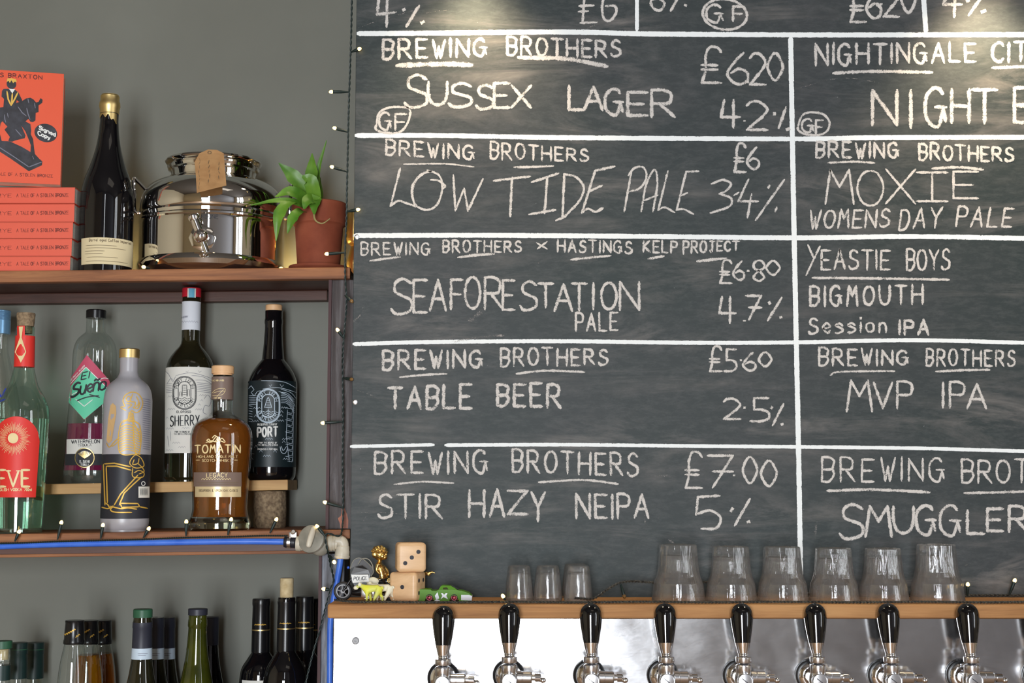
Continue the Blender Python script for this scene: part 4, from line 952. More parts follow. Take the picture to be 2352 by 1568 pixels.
ob('label_print', merge(ribbon([(False, [(163, 880), (198, 843), (246, 891)]), (False, [(175, 916), (194, 933), (212, 918)]), (True, [(226, 872), (238, 867), (247, 868)]), (True, [(160, 912), (168, 905), (178, 900)])], 1.8, v.S, 0.0012, 3), ribbon(text('DISFRUTA MEXICO', 162, 876, 195, 842, 4.5), 0.9, v.S, 0.0012, 3)), M_white, b, smooth=False)
ob('brand_lettering', merge(ribbon(text('El', 187, 872, 204, 868, 16, gap=2.2, slant=0.2), 2.6, v.S, 0.0015, 3), ribbon(text('S', 164, 912, 180, 906, 30, slant=0.2), 5, v.S, 0.0015, 3), ribbon(text('ueño', 184, 905, 240, 893, 30, gap=0.9, slant=0.15), 4.2, v.S, 0.0015, 3), ribbon([(True, [(178, 920), (200, 912), (226, 908)]), (True, [(206, 906), (218, 909), (228, 912)])], 2.6, v.S, 0.0015, 3)), M_ink, b, smooth=False)
ob('lower_label', band(155, 262, 1008, 1042, v.S, 0.0006), M_labelw, b)
ob('lower_label', band(152, 264, 1042, 1068, v.S, 0.0006), M_darklab, b)
ob('lower_lettering', merge(ribbon(text('WATERMELON', 166, 1018, 228, 1017, 8, gap=1.6), 1.5, v.S, 0.001, 3), ribbon(text('TEQUILA', 180, 1025, 210, 1024, 5, gap=1.6), 1.1, v.S, 0.001, 3)), M_ink, b, smooth=False)
ob('seal', poly(blob(195, 1051, 22, 23, 28), v.S, 0.0022), M_ink, b, smooth=False, label='round black seal with gold rim')
ob('seal_print', ribbon([(True, blob(195, 1051, 21, 22, 24)+[blob(195, 1051, 21, 22, 24)[0]])]+[(True, [(195, 1052), (195+d*0.7, 1045), (195+d, 1036+abs(d)*0.3)]) for d in (-14, -10, -6, -3, 0, 3, 6, 10, 14)], 1.8, v.S, 0.0028, 3), M_gold, b, smooth=False)
ob('seal_lettering', ribbon(text('EL SUEÑO'.replace('Ñ', 'N'), 184, 1062, 206, 1062, 5)+text('TEQUILA', 186, 1069, 204, 1069, 4.5), 1.1, v.S, 0.0028, 3), M_white, b, smooth=False)

# red labelled bottle (cork stopper) front left
v = Vessel(50, 0.06, [(19, 750), (20, 752), (20, 768), (21, 772), (22, 843), (24, 852)]+smoothprof([(25, 856), (33, 885), (48, 912), (58, 938), (61, 965)], 3)+[(60, 1000), (57, 1100), (54, 1180), (52, 1222)], zbase=z_mid(W(50, 1200, 0.06).x), cxy=1000)
b = vessel_thing('bottle', 'green tinged clear bottle with arched red label and cork stopper', 'bottle', v)
ob('glass_body', v.lathe(v.seg(750, 1300)), M_clearg, b)
ob('liquid', v.lathe([(0.00001, W(50, 962, 0.06).z)]+v.seg(962, 1212, -0.0016)+[(0.00001, W(50, 1212, 0.06).z)]), M_evewater, b)
zt = W(50, 719, 0.06).z; zb_ = W(50, 749.5, 0.06).z; k_ = SC(735, 0.06)
ob('cork_stopper', v.lathe([(0.00001, zt), (20*k_, zt), (21*k_, zt-0.002), (18.5*k_, zb_), (15*k_, zb_), (15*k_, zb_-0.012), (0.00001, zb_-0.012)]), M_cork, b)
ob('neck_label', merge(v.lathe(v.seg(772, 843, 0.0006)), band(40, 57, 748, 772, v.S, 0.0007, 6, 3)), M_redlabel, b)
ob('neck_print', merge(poly([(44, 750), (53, 750), (50, 775), (56, 795), (60, 808), (55, 820), (48, 833), (42, 820), (35, 808), (39, 796), (46, 775)], v.S, 0.0016)), M_goldpale, b, smooth=False, label='gold flame on neck label')
arch = lambda x: 1012-56*math.sqrt(max(0, 1-((x-38)/51)**2)) if abs(x-38) < 51 else 1012
ob('front_label', band(-13, 89, arch, 1012, v.S, 0.0006, 30, 5), M_redlabel, b)
fl2 = []
V_, F_ = [], []
for i in range(9):
    y = 1012+(1142-1012)*i/8; xr = 89-(89-80)*i/8; xl = -13+6*i/8
    for j in range(21): V_.append(v.S(xl+(xr-xl)*j/20, y, 0.0006))
for i in range(8):
    for j in range(20): a = i*21+j; F_.append((a, a+1, a+22, a+21))
ob('front_label', (V_, F_), M_redlabel, b)
rays = []
for k in range(64):
    a_ = 2*PI*k/64; r0_, r1_ = 15+2*(k % 3), 30+7*((k*7) % 5)/4
    rays.append((False, [(32+r0_*math.cos(a_), 1007+r0_*1.06*math.sin(a_)), (32+r1_*math.cos(a_), 1007+r1_*1.06*math.sin(a_))]))
ob('sunburst_print', merge(ribbon(rays, 0.9, v.S, 0.0014, 4), poly(blob(31, 1006, 11.5, 12), v.S, 0.0016)), M_goldpale, b, smooth=False, label='pale gold apple in a sunburst')
ob('label_lettering', merge(ribbon(text('E', 0, 1117, 14, 1117, 38), 5.5, v.S, 0.0014, 4), ribbon([(False, [(20, 1081), (31, 1117), (43, 1081)]), (False, [(17, 1081), (25, 1081)]), (False, [(39, 1081), (46, 1081)])], 4.5, v.S, 0.0014, 4), ribbon(text('E', 50, 1117, 66, 1117, 38), 5.5, v.S, 0.0014, 4),
    ribbon(text('ENGLISH VODKA', -8, 1127, 50, 1127, 6, gap=1.6)+text('700ml', 55, 1127, 71, 1127, 6, gap=1.2), 1.3, v.S, 0.0014, 3)), M_goldpale, b, smooth=False)

# frosted bottle with gold skeleton
v = Vessel(292, 0.06, [(20, 820), (20.5, 824), (20, 852)]+smoothprof([(20.5, 856), (26, 868), (42, 882), (51, 898), (54.5, 920)], 3)+[(54.5, 1100), (54.5, 1195), (53, 1208), (48, 1216)], zbase=z_mid(W(292, 1200, 0.06).x), cxy=1000)
b = vessel_thing('bottle', 'frosted bottle of dark spirit with gold kneeling skeleton and gold cap', 'bottle', v)
ob('glass_body', v.lathe(v.seg(820, 1300)), M_frost, b)
ob('filled_glass', v.lathe(v.seg(1044, 1190, 0.0001)), M_darkliq, b, label='frosted wall darkened by the dark spirit inside')
ob('liquid', v.lathe([(0.00001, W(292, 1043, 0.06).z)]+v.seg(1043, 1192, -0.0008)+[(0.00001, W(292, 1192, 0.06).z)]), M_darkliq, b)
zt = W(292, 801, 0.06).z; zb_ = W(292, 822, 0.06).z; R0 = 23*SC(810, 0.06)
ob('cap', v.lathe([(0.00001, zt), (R0-0.0015, zt), (R0, zt-0.0015), (R0, zb_), (R0-0.001, zb_)]), M_gold, b)
Z2 = lambda L_: [(140+x/3.645, 800+y/3.645) for x, y in L_]
sk = []
sk += [(True, Z2([(545, 520), (510, 500), (505, 490), (535, 480), (520, 440), (540, 390), (590, 365), (640, 375), (675, 420), (680, 470), (655, 520), (625, 535), (590, 520), (575, 545)]))]
sk += [(True, Z2([(560, 400), (585, 415), (570, 445), (545, 430), (560, 400)])), (True, Z2([(600, 380), (580, 440), (620, 450), (610, 500)])), (True, Z2([(630, 400), (650, 450), (625, 490)])), (True, Z2([(550, 460), (590, 470), (560, 500)])), (True, Z2([(600, 490), (640, 500), (660, 450)]))]
for k in range(7): y = 535+k*12; sk.append((False, Z2([(565-k*1, y), (603+k*2, y+8)])))
sk += [(True, Z2([(572, 540), (560, 590), (520, 620)])), (True, Z2([(600, 540), (610, 600), (650, 630)]))]
sk += [(True, Z2([(515, 610), (490, 680), (482, 760), (490, 860), (530, 890), (600, 885), (650, 870), (668, 760), (660, 660), (640, 620), (580, 600), (515, 610)]))]
for k in range(11):
    y = 640+k*21; sk.append((True, Z2([(500-k*1.2, y+18), (550, y-4), (600, y+6), (640, y+30), (662, y+34)])))
sk += [(True, Z2([(600, 600), (605, 700), (610, 800), (625, 890)])), (True, Z2([(590, 600), (640, 680), (660, 780)])), (True, Z2([(495, 740), (450, 780), (410, 825), (385, 790)])), (True, Z2([(500, 760), (460, 800), (430, 820)]))]
sk += [(True, Z2([(625, 890), (590, 920), (575, 960), (600, 990), (640, 1000), (690, 980), (670, 920), (625, 890)])), (True, Z2([(610, 930), (600, 970), (640, 960), (650, 920)])), (True, Z2([(640, 960), (680, 1000), (690, 1030), (650, 1050)])),
       (True, Z2([(600, 1000), (595, 1060), (620, 1080), (680, 1075), (690, 1040), (650, 1020), (610, 1040)]))]
ob('skeleton_print', merge(ribbon(sk, 2.1, v.S, 0.0007, 3),
    ribbon([(False, Z2([(370, 965), (450, 960), (580, 990)])), (False, Z2([(385, 985), (470, 985), (585, 1018)])), (False, Z2([(362, 970), (375, 1310)])), (False, Z2([(385, 990), (395, 1290)])),
            (False, Z2([(640, 1060), (560, 1150), (500, 1220), (450, 1310)])), (False, Z2([(670, 1075), (600, 1140), (530, 1210), (490, 1310)])), (True, Z2([(350, 1330), (400, 1340), (440, 1320), (420, 1350), (460, 1370), (590, 1372)])),
            (False, Z2([(500, 1295), (640, 1298), (655, 1325), (720, 1340)])), (False, Z2([(500, 1300), (510, 1330), (650, 1325)])), (True, Z2([(375, 1290), (400, 1310), (410, 1330)])), (True, Z2([(420, 1320), (500, 1340), (560, 1335), (630, 1345)]))], 3.0, v.S, 0.0009, 3)), M_goldink, b, smooth=False, label='gold line drawing of a kneeling skeleton')
ob('gold_brushmark', poly([(250, 1018), (246, 1010), (250, 960), (255, 930), (260, 925), (267, 932), (268, 950), (262, 985), (258, 1012)], v.S, 0.0006), pm('pale_gold_brush', srgb(206, 170, 118), rough=0.5), b, smooth=False)
ob('back_label_print', ribbon([(False, [(327, 914+k*5), (344, 916+k*5)]) for k in range(24)], 1.8, v.S, 0.0008, 3), M_inkgrey, b, smooth=False)
ob('barcode_label', band(317, 342, 1117, 1143, v.S, 0.0010, 8, 3), M_labelw, b)
ob('barcode_print', ribbon([(False, [(322+k*2.4, 1121), (322+k*2.4, 1137)]) for k in range(7)], 1.0, v.S, 0.0014, 4), M_ink, b, smooth=False)
ob('recycling_print', ribbon([(True, blob(328, 1110, 4, 4.5, 10)+[blob(328, 1110, 4, 4.5, 10)[0]])], 1.6, v.S, 0.0014, 4), M_white, b, smooth=False)

# landscape label artwork shared in layout by the sherry and the port
def crest(v, cx, cy, k, mi, parent, tower):
    """stadium-shaped crest: rims, lettering round it, picture inside"""
    def stad(rx, ry):
        P = []
        for i in range(9): a_ = PI+PI*i/8; P.append((cx+rx*math.cos(a_), cy-(ry-rx)+rx*math.sin(a_)))
        for i in range(9): a_ = PI*i/8; P.append((cx+rx*math.cos(a_), cy+(ry-rx)+rx*math.sin(a_)))
        return P+[P[0]]
    S_ = [(True, stad(26*k, 38*k)), (True, stad(24*k, 36*k)), (True, stad(14*k, 26*k))]
    def around(t, a0, a1, flip):
        out = []
        for i, c in enumerate(t):
            a_ = a0+(a1-a0)*i/(len(t)-1); a_ = math.radians(a_)
            px_, py_ = cx+19*k*math.cos(a_), cy-19*k*math.sin(a_)*1.0 - (11*k if math.sin(a_) > 0 else -11*k)
            rot = (PI/2-a_) if not flip else (-PI/2-a_)
            if c == ' ': continue
            for (sm, P) in glyph(c):
                Q = []
                for gx, gy in P:
                    lx, ly = (gx-3)*0.9*k, (gy-4)*0.85*k
                    Q.append((px_+lx*math.cos(rot)+ly*math.sin(rot), py_+lx*math.sin(rot)-ly*math.cos(rot)))
                out.append((sm, Q))
        return out
    S2 = around('PORT', 172, 112, False)+around('LEITH', 72, 8, False)+around('DISTILLERY', 190, 350, True)
    if tower: pic = [(False, [(cx-5, cy+8*k), (cx-5, cy-18*k), (cx+5, cy-18*k), (cx+5, cy+8*k)]), (False, [(cx+7, cy+8*k), (cx+7, cy-8*k), (cx+11, cy-8*k), (cx+11, cy+8*k)]), (False, [(cx-11, cy+8), (cx-11, cy-2), (cx-7, cy-2), (cx-7, cy+8)])]+[(False, [(cx-4, cy-16*k+j*5), (cx+4, cy-16*k+j*5)]) for j in range(5)]
    else: pic = [(True, [(cx-8*k, cy+4*k), (cx-4*k, cy-10*k), (cx, cy-19*k), (cx+4*k, cy-10*k), (cx+8*k, cy+4*k)])]+[(False, [(cx-(3+j*1.4)*k, cy-12*k+j*5*k), (cx+(3+j*1.4)*k, cy-12*k+j*5*k)]) for j in range(4)]+[(False, [(cx, cy+6*k), (cx, cy+25*k)])]
    for j in range(3):
        y = cy+(12+j*5)*k; w_ = 12-j*2; pic.append((True, [(cx-w_, y), (cx-w_*0.5, y+2), (cx, y-1), (cx+w_*0.5, y+2), (cx+w_, y)]))
    ob('crest_print', merge(ribbon(S_, 1.5, v.S, 0.0011, 4), ribbon(S2, 1.3, v.S, 0.0011, 3), ribbon(pic, 1.2, v.S, 0.0011, 3)), mi, parent, smooth=False)
def waves(pts, n=3, w_=5.5, h=3.5):
    out = []
    for (x, y) in pts:
        P = []
        for i in range(n*2+1): P.append((x+i*w_/2, y-(h if i % 2 else 0)))
        out.append((False, P))
    return out
# sherry
YR = 0.163
v = Vessel(434, YR, [(20.5, 684), (21, 692), (20.5, 700), (20.5, 762)]+smoothprof([(20.5, 764), (22, 790), (36, 808), (48, 826), (53.5, 845), (54, 870)], 3)+[(54, 1080), (53, 1096), (48, 1102)], zbase=zz_rise(434, YR), cxy=950)
b = vessel_thing('bottle', 'dark bottle with white illustrated sherry label and white neck sleeve', 'bottle', v)
ob('glass_body', v.lathe(v.seg(684, 1200)), M_olive, b)
zt = W(434, 662, YR).z; zb_ = W(434, 683, YR).z; R0 = 21.5*SC(670, YR)
ob('cap', v.lathe([(0.00001, zt), (R0-0.001, zt), (R0, zt-0.001), (R0, zb_), (0.00001, zb_)]), M_capred, b)
ob('cap_stripe', band(430, 449, 662, 683, lambda x, y, e: Vector((v.S(x, 720, 0).x, v.S(x, 720, 0).y, W(x, y, YR-R0).z))+Vector((0.0, -0.0015, 0)), 0, 6, 2), M_labelw, b, smooth=False, label='cream stripe on cap')
ob('cap_stripe', band(433, 446, 662, 683, lambda x, y, e: Vector((v.S(x, 720, 0).x, v.S(x, 720, 0).y, W(x, y, YR-R0).z))+Vector((0.0, -0.0018, 0)), 0, 6, 2), M_capblue, b, smooth=False, label='blue stripe on cap')
ob('neck_sleeve', v.lathe(v.seg(694, 759, 0.0006)), M_sleeve, b)
ob('neck_print', ribbon(text('SHERRY', 416, 730, 432, 729, 4)+waves([(416, 740)], 7), 0.9, v.S, 0.0010, 3), M_inkgrey, b, smooth=False)
ob('front_label', band(379.5, 488, lambda x: 842+0.0015*(x-434)**2*0, 1040, v.S, 0.0006, 34, 8), M_labelw, b)
crest(v, 424, 902, 1.0, M_darklab, b, True)
art = [(False, [(381, 850), (388, 858), (392, 866), (398, 872)]), (False, [(384, 880), (392, 868), (398, 876), (404, 864)]), (True, [(404, 862), (440, 856), (486, 866)]), (True, [(440, 862), (465, 864), (487, 874)]), (True, [(448, 872), (470, 872), (487, 880)]), (False, [(427, 852), (430, 855), (433, 851)]), (False, [(455, 850), (458, 854), (462, 851)])]
art += [(False, [(452, 878+k*4), (487, 880+k*4)]) for k in range(6)]+[(False, [(382, 880+k*4), (396, 880+k*4)]) for k in range(6)]
art += waves([(386, 911), (457, 908), (386, 940), (448, 941), (383, 985), (418, 984), (410, 1028), (382, 1035), (397, 1018)], 3)+waves([(398, 895), (460, 920), (402, 925), (455, 930), (382, 960)], 1)
art += [(True, [(468, 915), (476, 905), (484, 915), (480, 930), (470, 930), (466, 945), (474, 950)]), (False, [(386, 1000), (389, 1025)]), (False, [(392, 990), (392, 1012)])]
ob('label_artwork', ribbon(art, 0.9, v.S, 0.0009, 4), M_inkgrey, b, smooth=False)
ob('label_lettering', merge(ribbon(text('OLOROSO', 406, 948, 438, 948, 5, gap=2.5), 1.1, v.S, 0.001, 3), ribbon(text('SHERRY', 392, 978, 457, 976, 23, gap=3.0), 2.6, v.S, 0.001, 4), ribbon(text('FROM THE SOURCE OF', 402, 993, 436, 993, 3.4), 0.8, v.S, 0.001, 4), ribbon(text('THE DISTILLERS CASK', 400, 998, 440, 998, 3.4), 0.8, v.S, 0.001, 4)), M_darklab, b, smooth=False)
# port
YR = 0.183
v = Vessel(625, YR, [(19.5, 714), (20, 716), (20, 732), (21, 736), (21, 742), (20, 746), (20, 756), (22, 790), (25, 822)]+smoothprof([(25.5, 826), (34, 836), (47, 855), (55, 876), (56, 895)], 3)+[(56, 1082), (55, 1094), (50, 1101)], zbase=zz_rise(625), cxy=950)
b = vessel_thing('bottle', 'black bottle with dark illustrated port label and pale wood stopper', 'bottle', v)
ob('glass_body', v.lathe(v.seg(714, 1200)), M_blackglass, b)
zt = W(625, 700, YR).z; zb_ = W(625, 713.5, YR).z; R0 = 19*SC(705, YR)
ob('stopper', v.lathe([(0.00001, zt), (R0-0.0015, zt), (R0, zt-0.0015), (R0, zb_), (0.00001, zb_)]), M_woodcap, b)
ob('front_label', band(569.5, 680, lambda x: 873, 1072, v.S, 0.0006, 34, 8), pm('teal_black_label', srgb(24, 36, 40), rough=0.45), b)
crest(v, 616, 932, 1.02, M_tape, b, False)
art = [(True, [(600, 874), (650, 876), (680, 888)]), (True, [(604, 893), (640, 890), (680, 898)]), (True, [(645, 893), (668, 900), (680, 912)]), (True, [(640, 898), (662, 908), (678, 930)]), (False, [(571, 890), (577, 884), (584, 894), (577, 900), (584, 908), (592, 898), (600, 897)]), (False, [(618, 884), (621, 888), (624, 883)]), (False, [(643, 882), (647, 888), (651, 883)])]
art += [(False, [(572, 907+k*4), (589, 908+k*4)]) for k in range(6)]+[(True, [(645, 900+k*4), (660, 902+k*4), (676, 916+k*5)]) for k in range(7)]
art += waves([(578, 968), (635, 967), (582, 938), (645, 937), (648, 1009), (605, 1048), (650, 1055), (610, 1009)], 3)+waves([(584, 957), (642, 956), (643, 947), (585, 1027), (596, 1038), (628, 1038), (648, 1016), (575, 1055)], 1, 7, 5)
art += [(True, [(643, 1025), (646, 1038), (655, 1040), (661, 1026)]), (True, [(646, 1024), (650, 1034), (658, 1024)]), (False, [(580, 1022), (578, 1042)]), (False, [(574, 1040), (584, 1042)])]
for k in range(9): art.append((False, [(655+(k % 2)*4, 935+k*14), (672, 938+k*14), (670, 948+k*14), (660, 946+k*14)]))
art += [(False, [(572, 930+k*6), (580, 932+k*6)]) for k in range(7)]+[(False, [(660, 940), (657, 1000), (664, 1060)]), (False, [(674, 930), (672, 1060)])]
ob('label_artwork', ribbon(art, 1.1, v.S, 0.0009, 4), M_tape, b, smooth=False)
ob('label_lettering', merge(ribbon(text('RESERVE TAWNY', 592, 977, 636, 976, 4.5, gap=2.2), 1.1, v.S, 0.001, 3), ribbon(text('PORT', 592, 1003, 637, 1001, 21, gap=3.0), 4.0, v.S, 0.001, 4), ribbon(text('FROM THE SOURCE OF', 594, 1018, 636, 1018, 3.4), 0.8, v.S, 0.001, 4), ribbon(text('THE DISTILLERS CASKS', 592, 1023, 637, 1023, 3.4), 0.8, v.S, 0.001, 4), ribbon(text('PRODUCED IN PORTUGAL', 592, 1033, 638, 1033, 3.4), 0.8, v.S, 0.001, 4)), M_white, b, smooth=False)

# whisky bottle
v = Vessel(508, 0.062, [(22.5, 862), (24, 866), (24.5, 920), (24, 940)]+smoothprof([(24.5, 944), (30, 954), (48, 964), (62, 976), (69, 994), (70.5, 1015), (69, 1050), (65.5, 1100), (62.5, 1150), (62, 1168), (65, 1185), (70, 1198), (70.5, 1205)], 3)+[(70, 1212), (66, 1216)], zbase=z_mid(W(508, 1200, 0.062).x), cxy=1030)
b = vessel_thing('bottle', 'whisky bottle of amber spirit with flared base and pale wood stopper', 'bottle', v)
ob('glass_body', v.lathe(v.seg(862, 1300), 56), M_clear, b)
ob('liquid', v.lathe([(0.00001, W(508, 962, 0.062).z)]+v.seg(962, 1186, -0.0025)+[(0.00001, W(508, 1180, 0.062).z)], 56), M_whisky, b)
ob('glass_foot', v.lathe([(0.00001, W(508, 1189, 0.062).z)]+v.seg(1189, 1300, -0.0012)+[(0.00001, v.zb+0.0005)], 56), pm('olive_clear_foot', (0.80, 0.78, 0.60, 1), rough=0.0, trans=1.0, ior=1.5), b)
zt = W(508, 840, 0.062).z; zb_ = W(508, 858, 0.062).z; k_ = SC(850, 0.062); R0 = 25.5*k_
ob('stopper', v.lathe([(0.00001, zt), (R0-0.0015, zt), (R0, zt-0.0015), (R0, zb_), (22*k_, zb_), (22*k_, W(508, 862, 0.062).z), (0.00001, W(508, 862, 0.062).z)]), M_woodcap, b)
ob('collar', v.lathe(v.seg(866, 918, 0.0006)), M_taupe, b)
ob('collar_print', ribbon([(True, [(487, 910-8), (495, 895), (505, 892), (517, 893), (512, 905), (498, 908), (488, 908)]), (True, [(490, 902), (505, 898), (518, 898)]), (True, [(497, 912), (508, 900), (514, 894)])]+text('EST 1897', 492, 915, 508, 915, 3)+text('THE HIGHLANDS', 487, 875, 514, 875, 3.4), 0.9, v.S, 0.0010, 3), M_goldpale, b, smooth=False)
ob('front_label', band(446, 554, lambda x: 1084, 1117, v.S, 0.0006, 28, 4), M_taupe, b)
ob('front_label', band(449, 553, lambda x: 1117, 1141, v.S, 0.0006, 28, 4), pm('champagne_label', srgb(222, 202, 158), rough=0.35, metal=0.3), b)
ob('print_lettering', merge(ribbon(text('TOMATIN', 449, 1040, 551, 1039, 18, gap=2.4), 3.0, v.S, 0.0008, 4), ribbon(text('HIGHLAND SINGLE MALT', 453, 1051, 545, 1051, 6), 0.9, v.S, 0.0008, 3), ribbon(text('SCOTCH WHISKY', 465, 1060, 532, 1060, 6), 0.9, v.S, 0.0008, 3), ribbon([(False, [(451, 1056), (460, 1056)]), (False, [(537, 1056), (545, 1056)])], 1.2, v.S, 0.0008, 3),
    ribbon([(True, [(475, 1012), (480, 1008), (486, 1015), (492, 1008), (498, 1002), (504, 1010), (510, 1006), (517, 1014)]), (True, [(474, 1016), (485, 1012), (495, 1014), (505, 1012), (516, 1016)]), (True, [(488, 1005), (494, 1000), (500, 1006), (495, 1012)]), (True, [(476, 1010), (482, 1016), (488, 1011)])], 2.2, v.S, 0.0008, 3),
    ribbon(text('LEGACY', 475, 1096, 522, 1095, 9.5, gap=2.2), 1.7, v.S, 0.0011, 3)), M_goldpale, b, smooth=False)
ob('fine_print', merge(ribbon([(True, [(464+i*3, 1101-(i % 2)*2.5) for i in range(23)])], 1.1, v.S, 0.0012, 3)), M_goldpale, b, smooth=False)
ob('fine_lettering', ribbon(text('BOURBON & VIRGIN OAK CASKS', 458, 1129, 545, 1129, 5.5, gap=1.7)+[(False, [(455, 1108), (548, 1108)]), (False, [(457, 1112), (546, 1112)])], 0.9, v.S, 0.0012, 3), M_brownink, b, smooth=False)

# ================================================================== LOWEST SHELF BOTTLES
ZL = LZ
def low(name, label, cx, Y, prof, gm, group=None, cap=None):
    v = Vessel(cx, Y, prof, zbase=ZL, cxy=(prof[0][1]+prof[-1][1])/2); t = vessel_thing(name, label, 'bottle', v, group); return v, t
# A: green capped row
pr = [(17, 1492), (18, 1494), (18, 1510), (17.5, 1520), (19, 1522), (19, 1562)]+smoothprof([(19, 1564), (24, 1585), (38, 1625), (43, 1660)], 3)+[(43, 1750), (43, 1800)]
v, A0 = low('bottle', 'bottle with bright green stopper and cork, front of left-edge row', 0, 0.05, pr, None, 'green capped bottles at lower left')
ob('glass_body', v.lathe(v.seg(1492, 1900)), M_clear, A0)
ob('liquid', v.lathe([(0.00001, W(0, 1640, 0.05).z)]+v.seg(1640, 1900, -0.0012)), M_evewater, A0)
ob('cap', v.lathe([(0.00001, W(0, 1470, .05).z)]+[(21*SC(1480, .05), W(0, 1471, .05).z), (21.5*SC(1480, .05), W(0, 1474, .05).z), (21.5*SC(1480, .05), W(0, 1488, .05).z), (18*SC(1480, .05), W(0, 1489, .05).z)]), M_greencap, A0)
ob('cork_plug', v.lathe([(14*SC(1500, .05), W(0, 1490, .05).z), (13.5*SC(1500, .05), W(0, 1514, .05).z)]), M_corklight, A0)
ob('capsule', v.lathe(v.seg(1527, 1561, 0.0006)), M_greendark, A0)
for k, (cx_, Yk, lb) in enumerate(((38, 0.125, 'middle'), (76, 0.205, 'rear'))):
    pr = [(19, 1475), (19.5, 1478), (19.5, 1500), (18.5, 1503), (19.5, 1520), (20, 1558)]+smoothprof([(20, 1561), (24, 1585), (36, 1625), (41, 1660)], 3)+[(41, 1800)]
    v, t = low('bottle', 'bottle with dark green screw capsule, %s of the left-edge row' % lb, cx_, Yk, pr, None, 'green capped bottles at lower left')
    ob('glass_body', v.lathe(v.seg(1556, 1900)), M_clear, t)
    ob('liquid', v.lathe([(0.00001, W(0, 1640, Yk).z)]+v.seg(1640, 1900, -0.0012)), M_evewater, t)
    ob('capsule', v.lathe([(0.00001, W(cx_, 1474, Yk).z+0.0002)]+v.seg(1475, 1557, 0.0005)), M_greendark, t)
    ob('capsule_ring', v.lathe(v.seg(1489, 1491, 0.0010)), M_greencap, t)
# B: three small liqueur bottles
first = None
for k, (Yk, lvl, mt, lb) in enumerate(((0.04, 1590, M_clear, 'nearly empty clear liqueur bottle with black scripted capsule, left of three'), (0.122, 1503, M_oil, 'liqueur bottle of golden amber with black scripted capsule, middle of three'), (0.205, 1500, M_oil, 'liqueur bottle of brown amber with black scripted capsule, right of three'))):
    X0 = W(166, 1500, 0.04).x; cx_ = PXY(Vector((X0, Yk, W(166, 1500, Yk).z)))[0]; s_ = SC(1500, 0.04)/SC(1500, Yk)
    hy = lambda y: y
    pr = [(20*s_, hy(1424)), (21*s_, hy(1426)), (20*s_, hy(1430)), (21.5*s_, hy(1450)), (22*s_, hy(1466)), (23.5*s_, hy(1470)), (23.5*s_, hy(1476)), (22*s_, hy(1479))]+smoothprof([(22*s_, hy(1481)), (26*s_, hy(1500)), (31*s_, hy(1530)), (35*s_, hy(1570)), (36*s_, hy(1610))], 3)+[(36*s_, hy(1800))]
    v, t = low('bottle', lb, cx_, Yk, pr, None, 'small liqueur bottles with black capsules')
    ob('glass_body', v.lathe(v.seg(hy(1478), 1900)), M_clear, t)
    if mt is M_oil: ob('liquid', v.lathe([(0.00001, W(cx_, lvl, Yk).z)]+v.seg(lvl, 1900, -0.0012)), M_oil if k == 1 else pm('brown_amber', (0.6, 0.19, 0.01, 1), rough=0.02, trans=0.85, ior=1.4), t)
    else: ob('liquid', v.lathe([(0.00001, W(cx_, lvl, Yk).z)]+v.seg(lvl, 1900, -0.0012)), M_magenta, t)
    ob('capsule', v.lathe([(0.00001, W(cx_, hy(1423.5), Yk).z)]+v.seg(hy(1424), hy(1478), 0.0004)), M_blackplastic, t)
    ob('capsule_script', ribbon([(True, [(cx_-19*s_+i*2.2*s_, hy(1461)-i*1.25*s_-(i % 2)*3.2*s_) for i in range(13)])]+[(True, [(cx_+8*s_+i*2.2*s_, hy(1464)-i*1.4*s_-(i % 2)*3*s_) for i in range(5)])], 1.7, v.S, 0.0008, 3), M_goldink, t, smooth=False)
# C: slate capsules with pale band
for k, (Yk, lb) in enumerate(((0.045, 'dark wine bottle with green stopper and pale blue capsule band'), (0.128, 'dark wine bottle with slate capsule directly behind green-stoppered one'), (0.209, 'rear dark wine bottle with slate capsule and band, against the wall'))):
    X0 = W(323, 1500, 0.045).x; cx_ = PXY(Vector((X0, Yk, W(323, 1500, Yk).z)))[0]; s_ = SC(1500, 0.045)/SC(1500, Yk); hy = lambda y: y
    top_ = 1421
    pr = [(20.5*s_, hy(1417)), (21.5*s_, hy(1428)), (22*s_, hy(1440)), (21*s_, hy(1442)), (22*s_, hy(1486)), (23*s_, hy(1512))]+smoothprof([(23.5*s_, hy(1514)), (27*s_, hy(1540)), (33*s_, hy(1570)), (45*s_, hy(1610)), (51*s_, hy(1650))], 3)+[(51*s_, hy(1800))]
    v, t = low('wine_bottle', lb, cx_, Yk, pr, None, 'banded wine bottles on the lowest shelf')
    ob('glass_body', v.lathe(v.seg(hy(1417), 1900)), M_olive, t)
    if k == 0:
        R0 = 21.8*SC(1405, Yk); ob('stopper', v.lathe([(0.00001, W(cx_, 1398, Yk).z), (R0-0.001, W(cx_, 1398, Yk).z), (R0, W(cx_, 1400, Yk).z), (R0, W(cx_, 1417, Yk).z), (0.00001, W(cx_, 1417, Yk).z)], 60), M_greencap, t)
    ob('capsule', v.lathe(([(0.00001, v.P[0][1]+0.0004)] if k else [])+v.seg(hy(1418 if k else 1428), hy(1487), 0.0005)), M_slatecap, t)
    ob('capsule_band', v.lathe(v.seg(hy(1487), hy(1512), 0.0006)), M_tape, t)
    ob('band_print', ribbon([(False, [(cx_-6*s_, hy(1500)), (cx_+16*s_, hy(1501))]), (False, [(cx_-6*s_, hy(1504)), (cx_+12*s_, hy(1505))])], 1.2, v.S, 0.0009, 3), M_inkgrey, t, smooth=False)
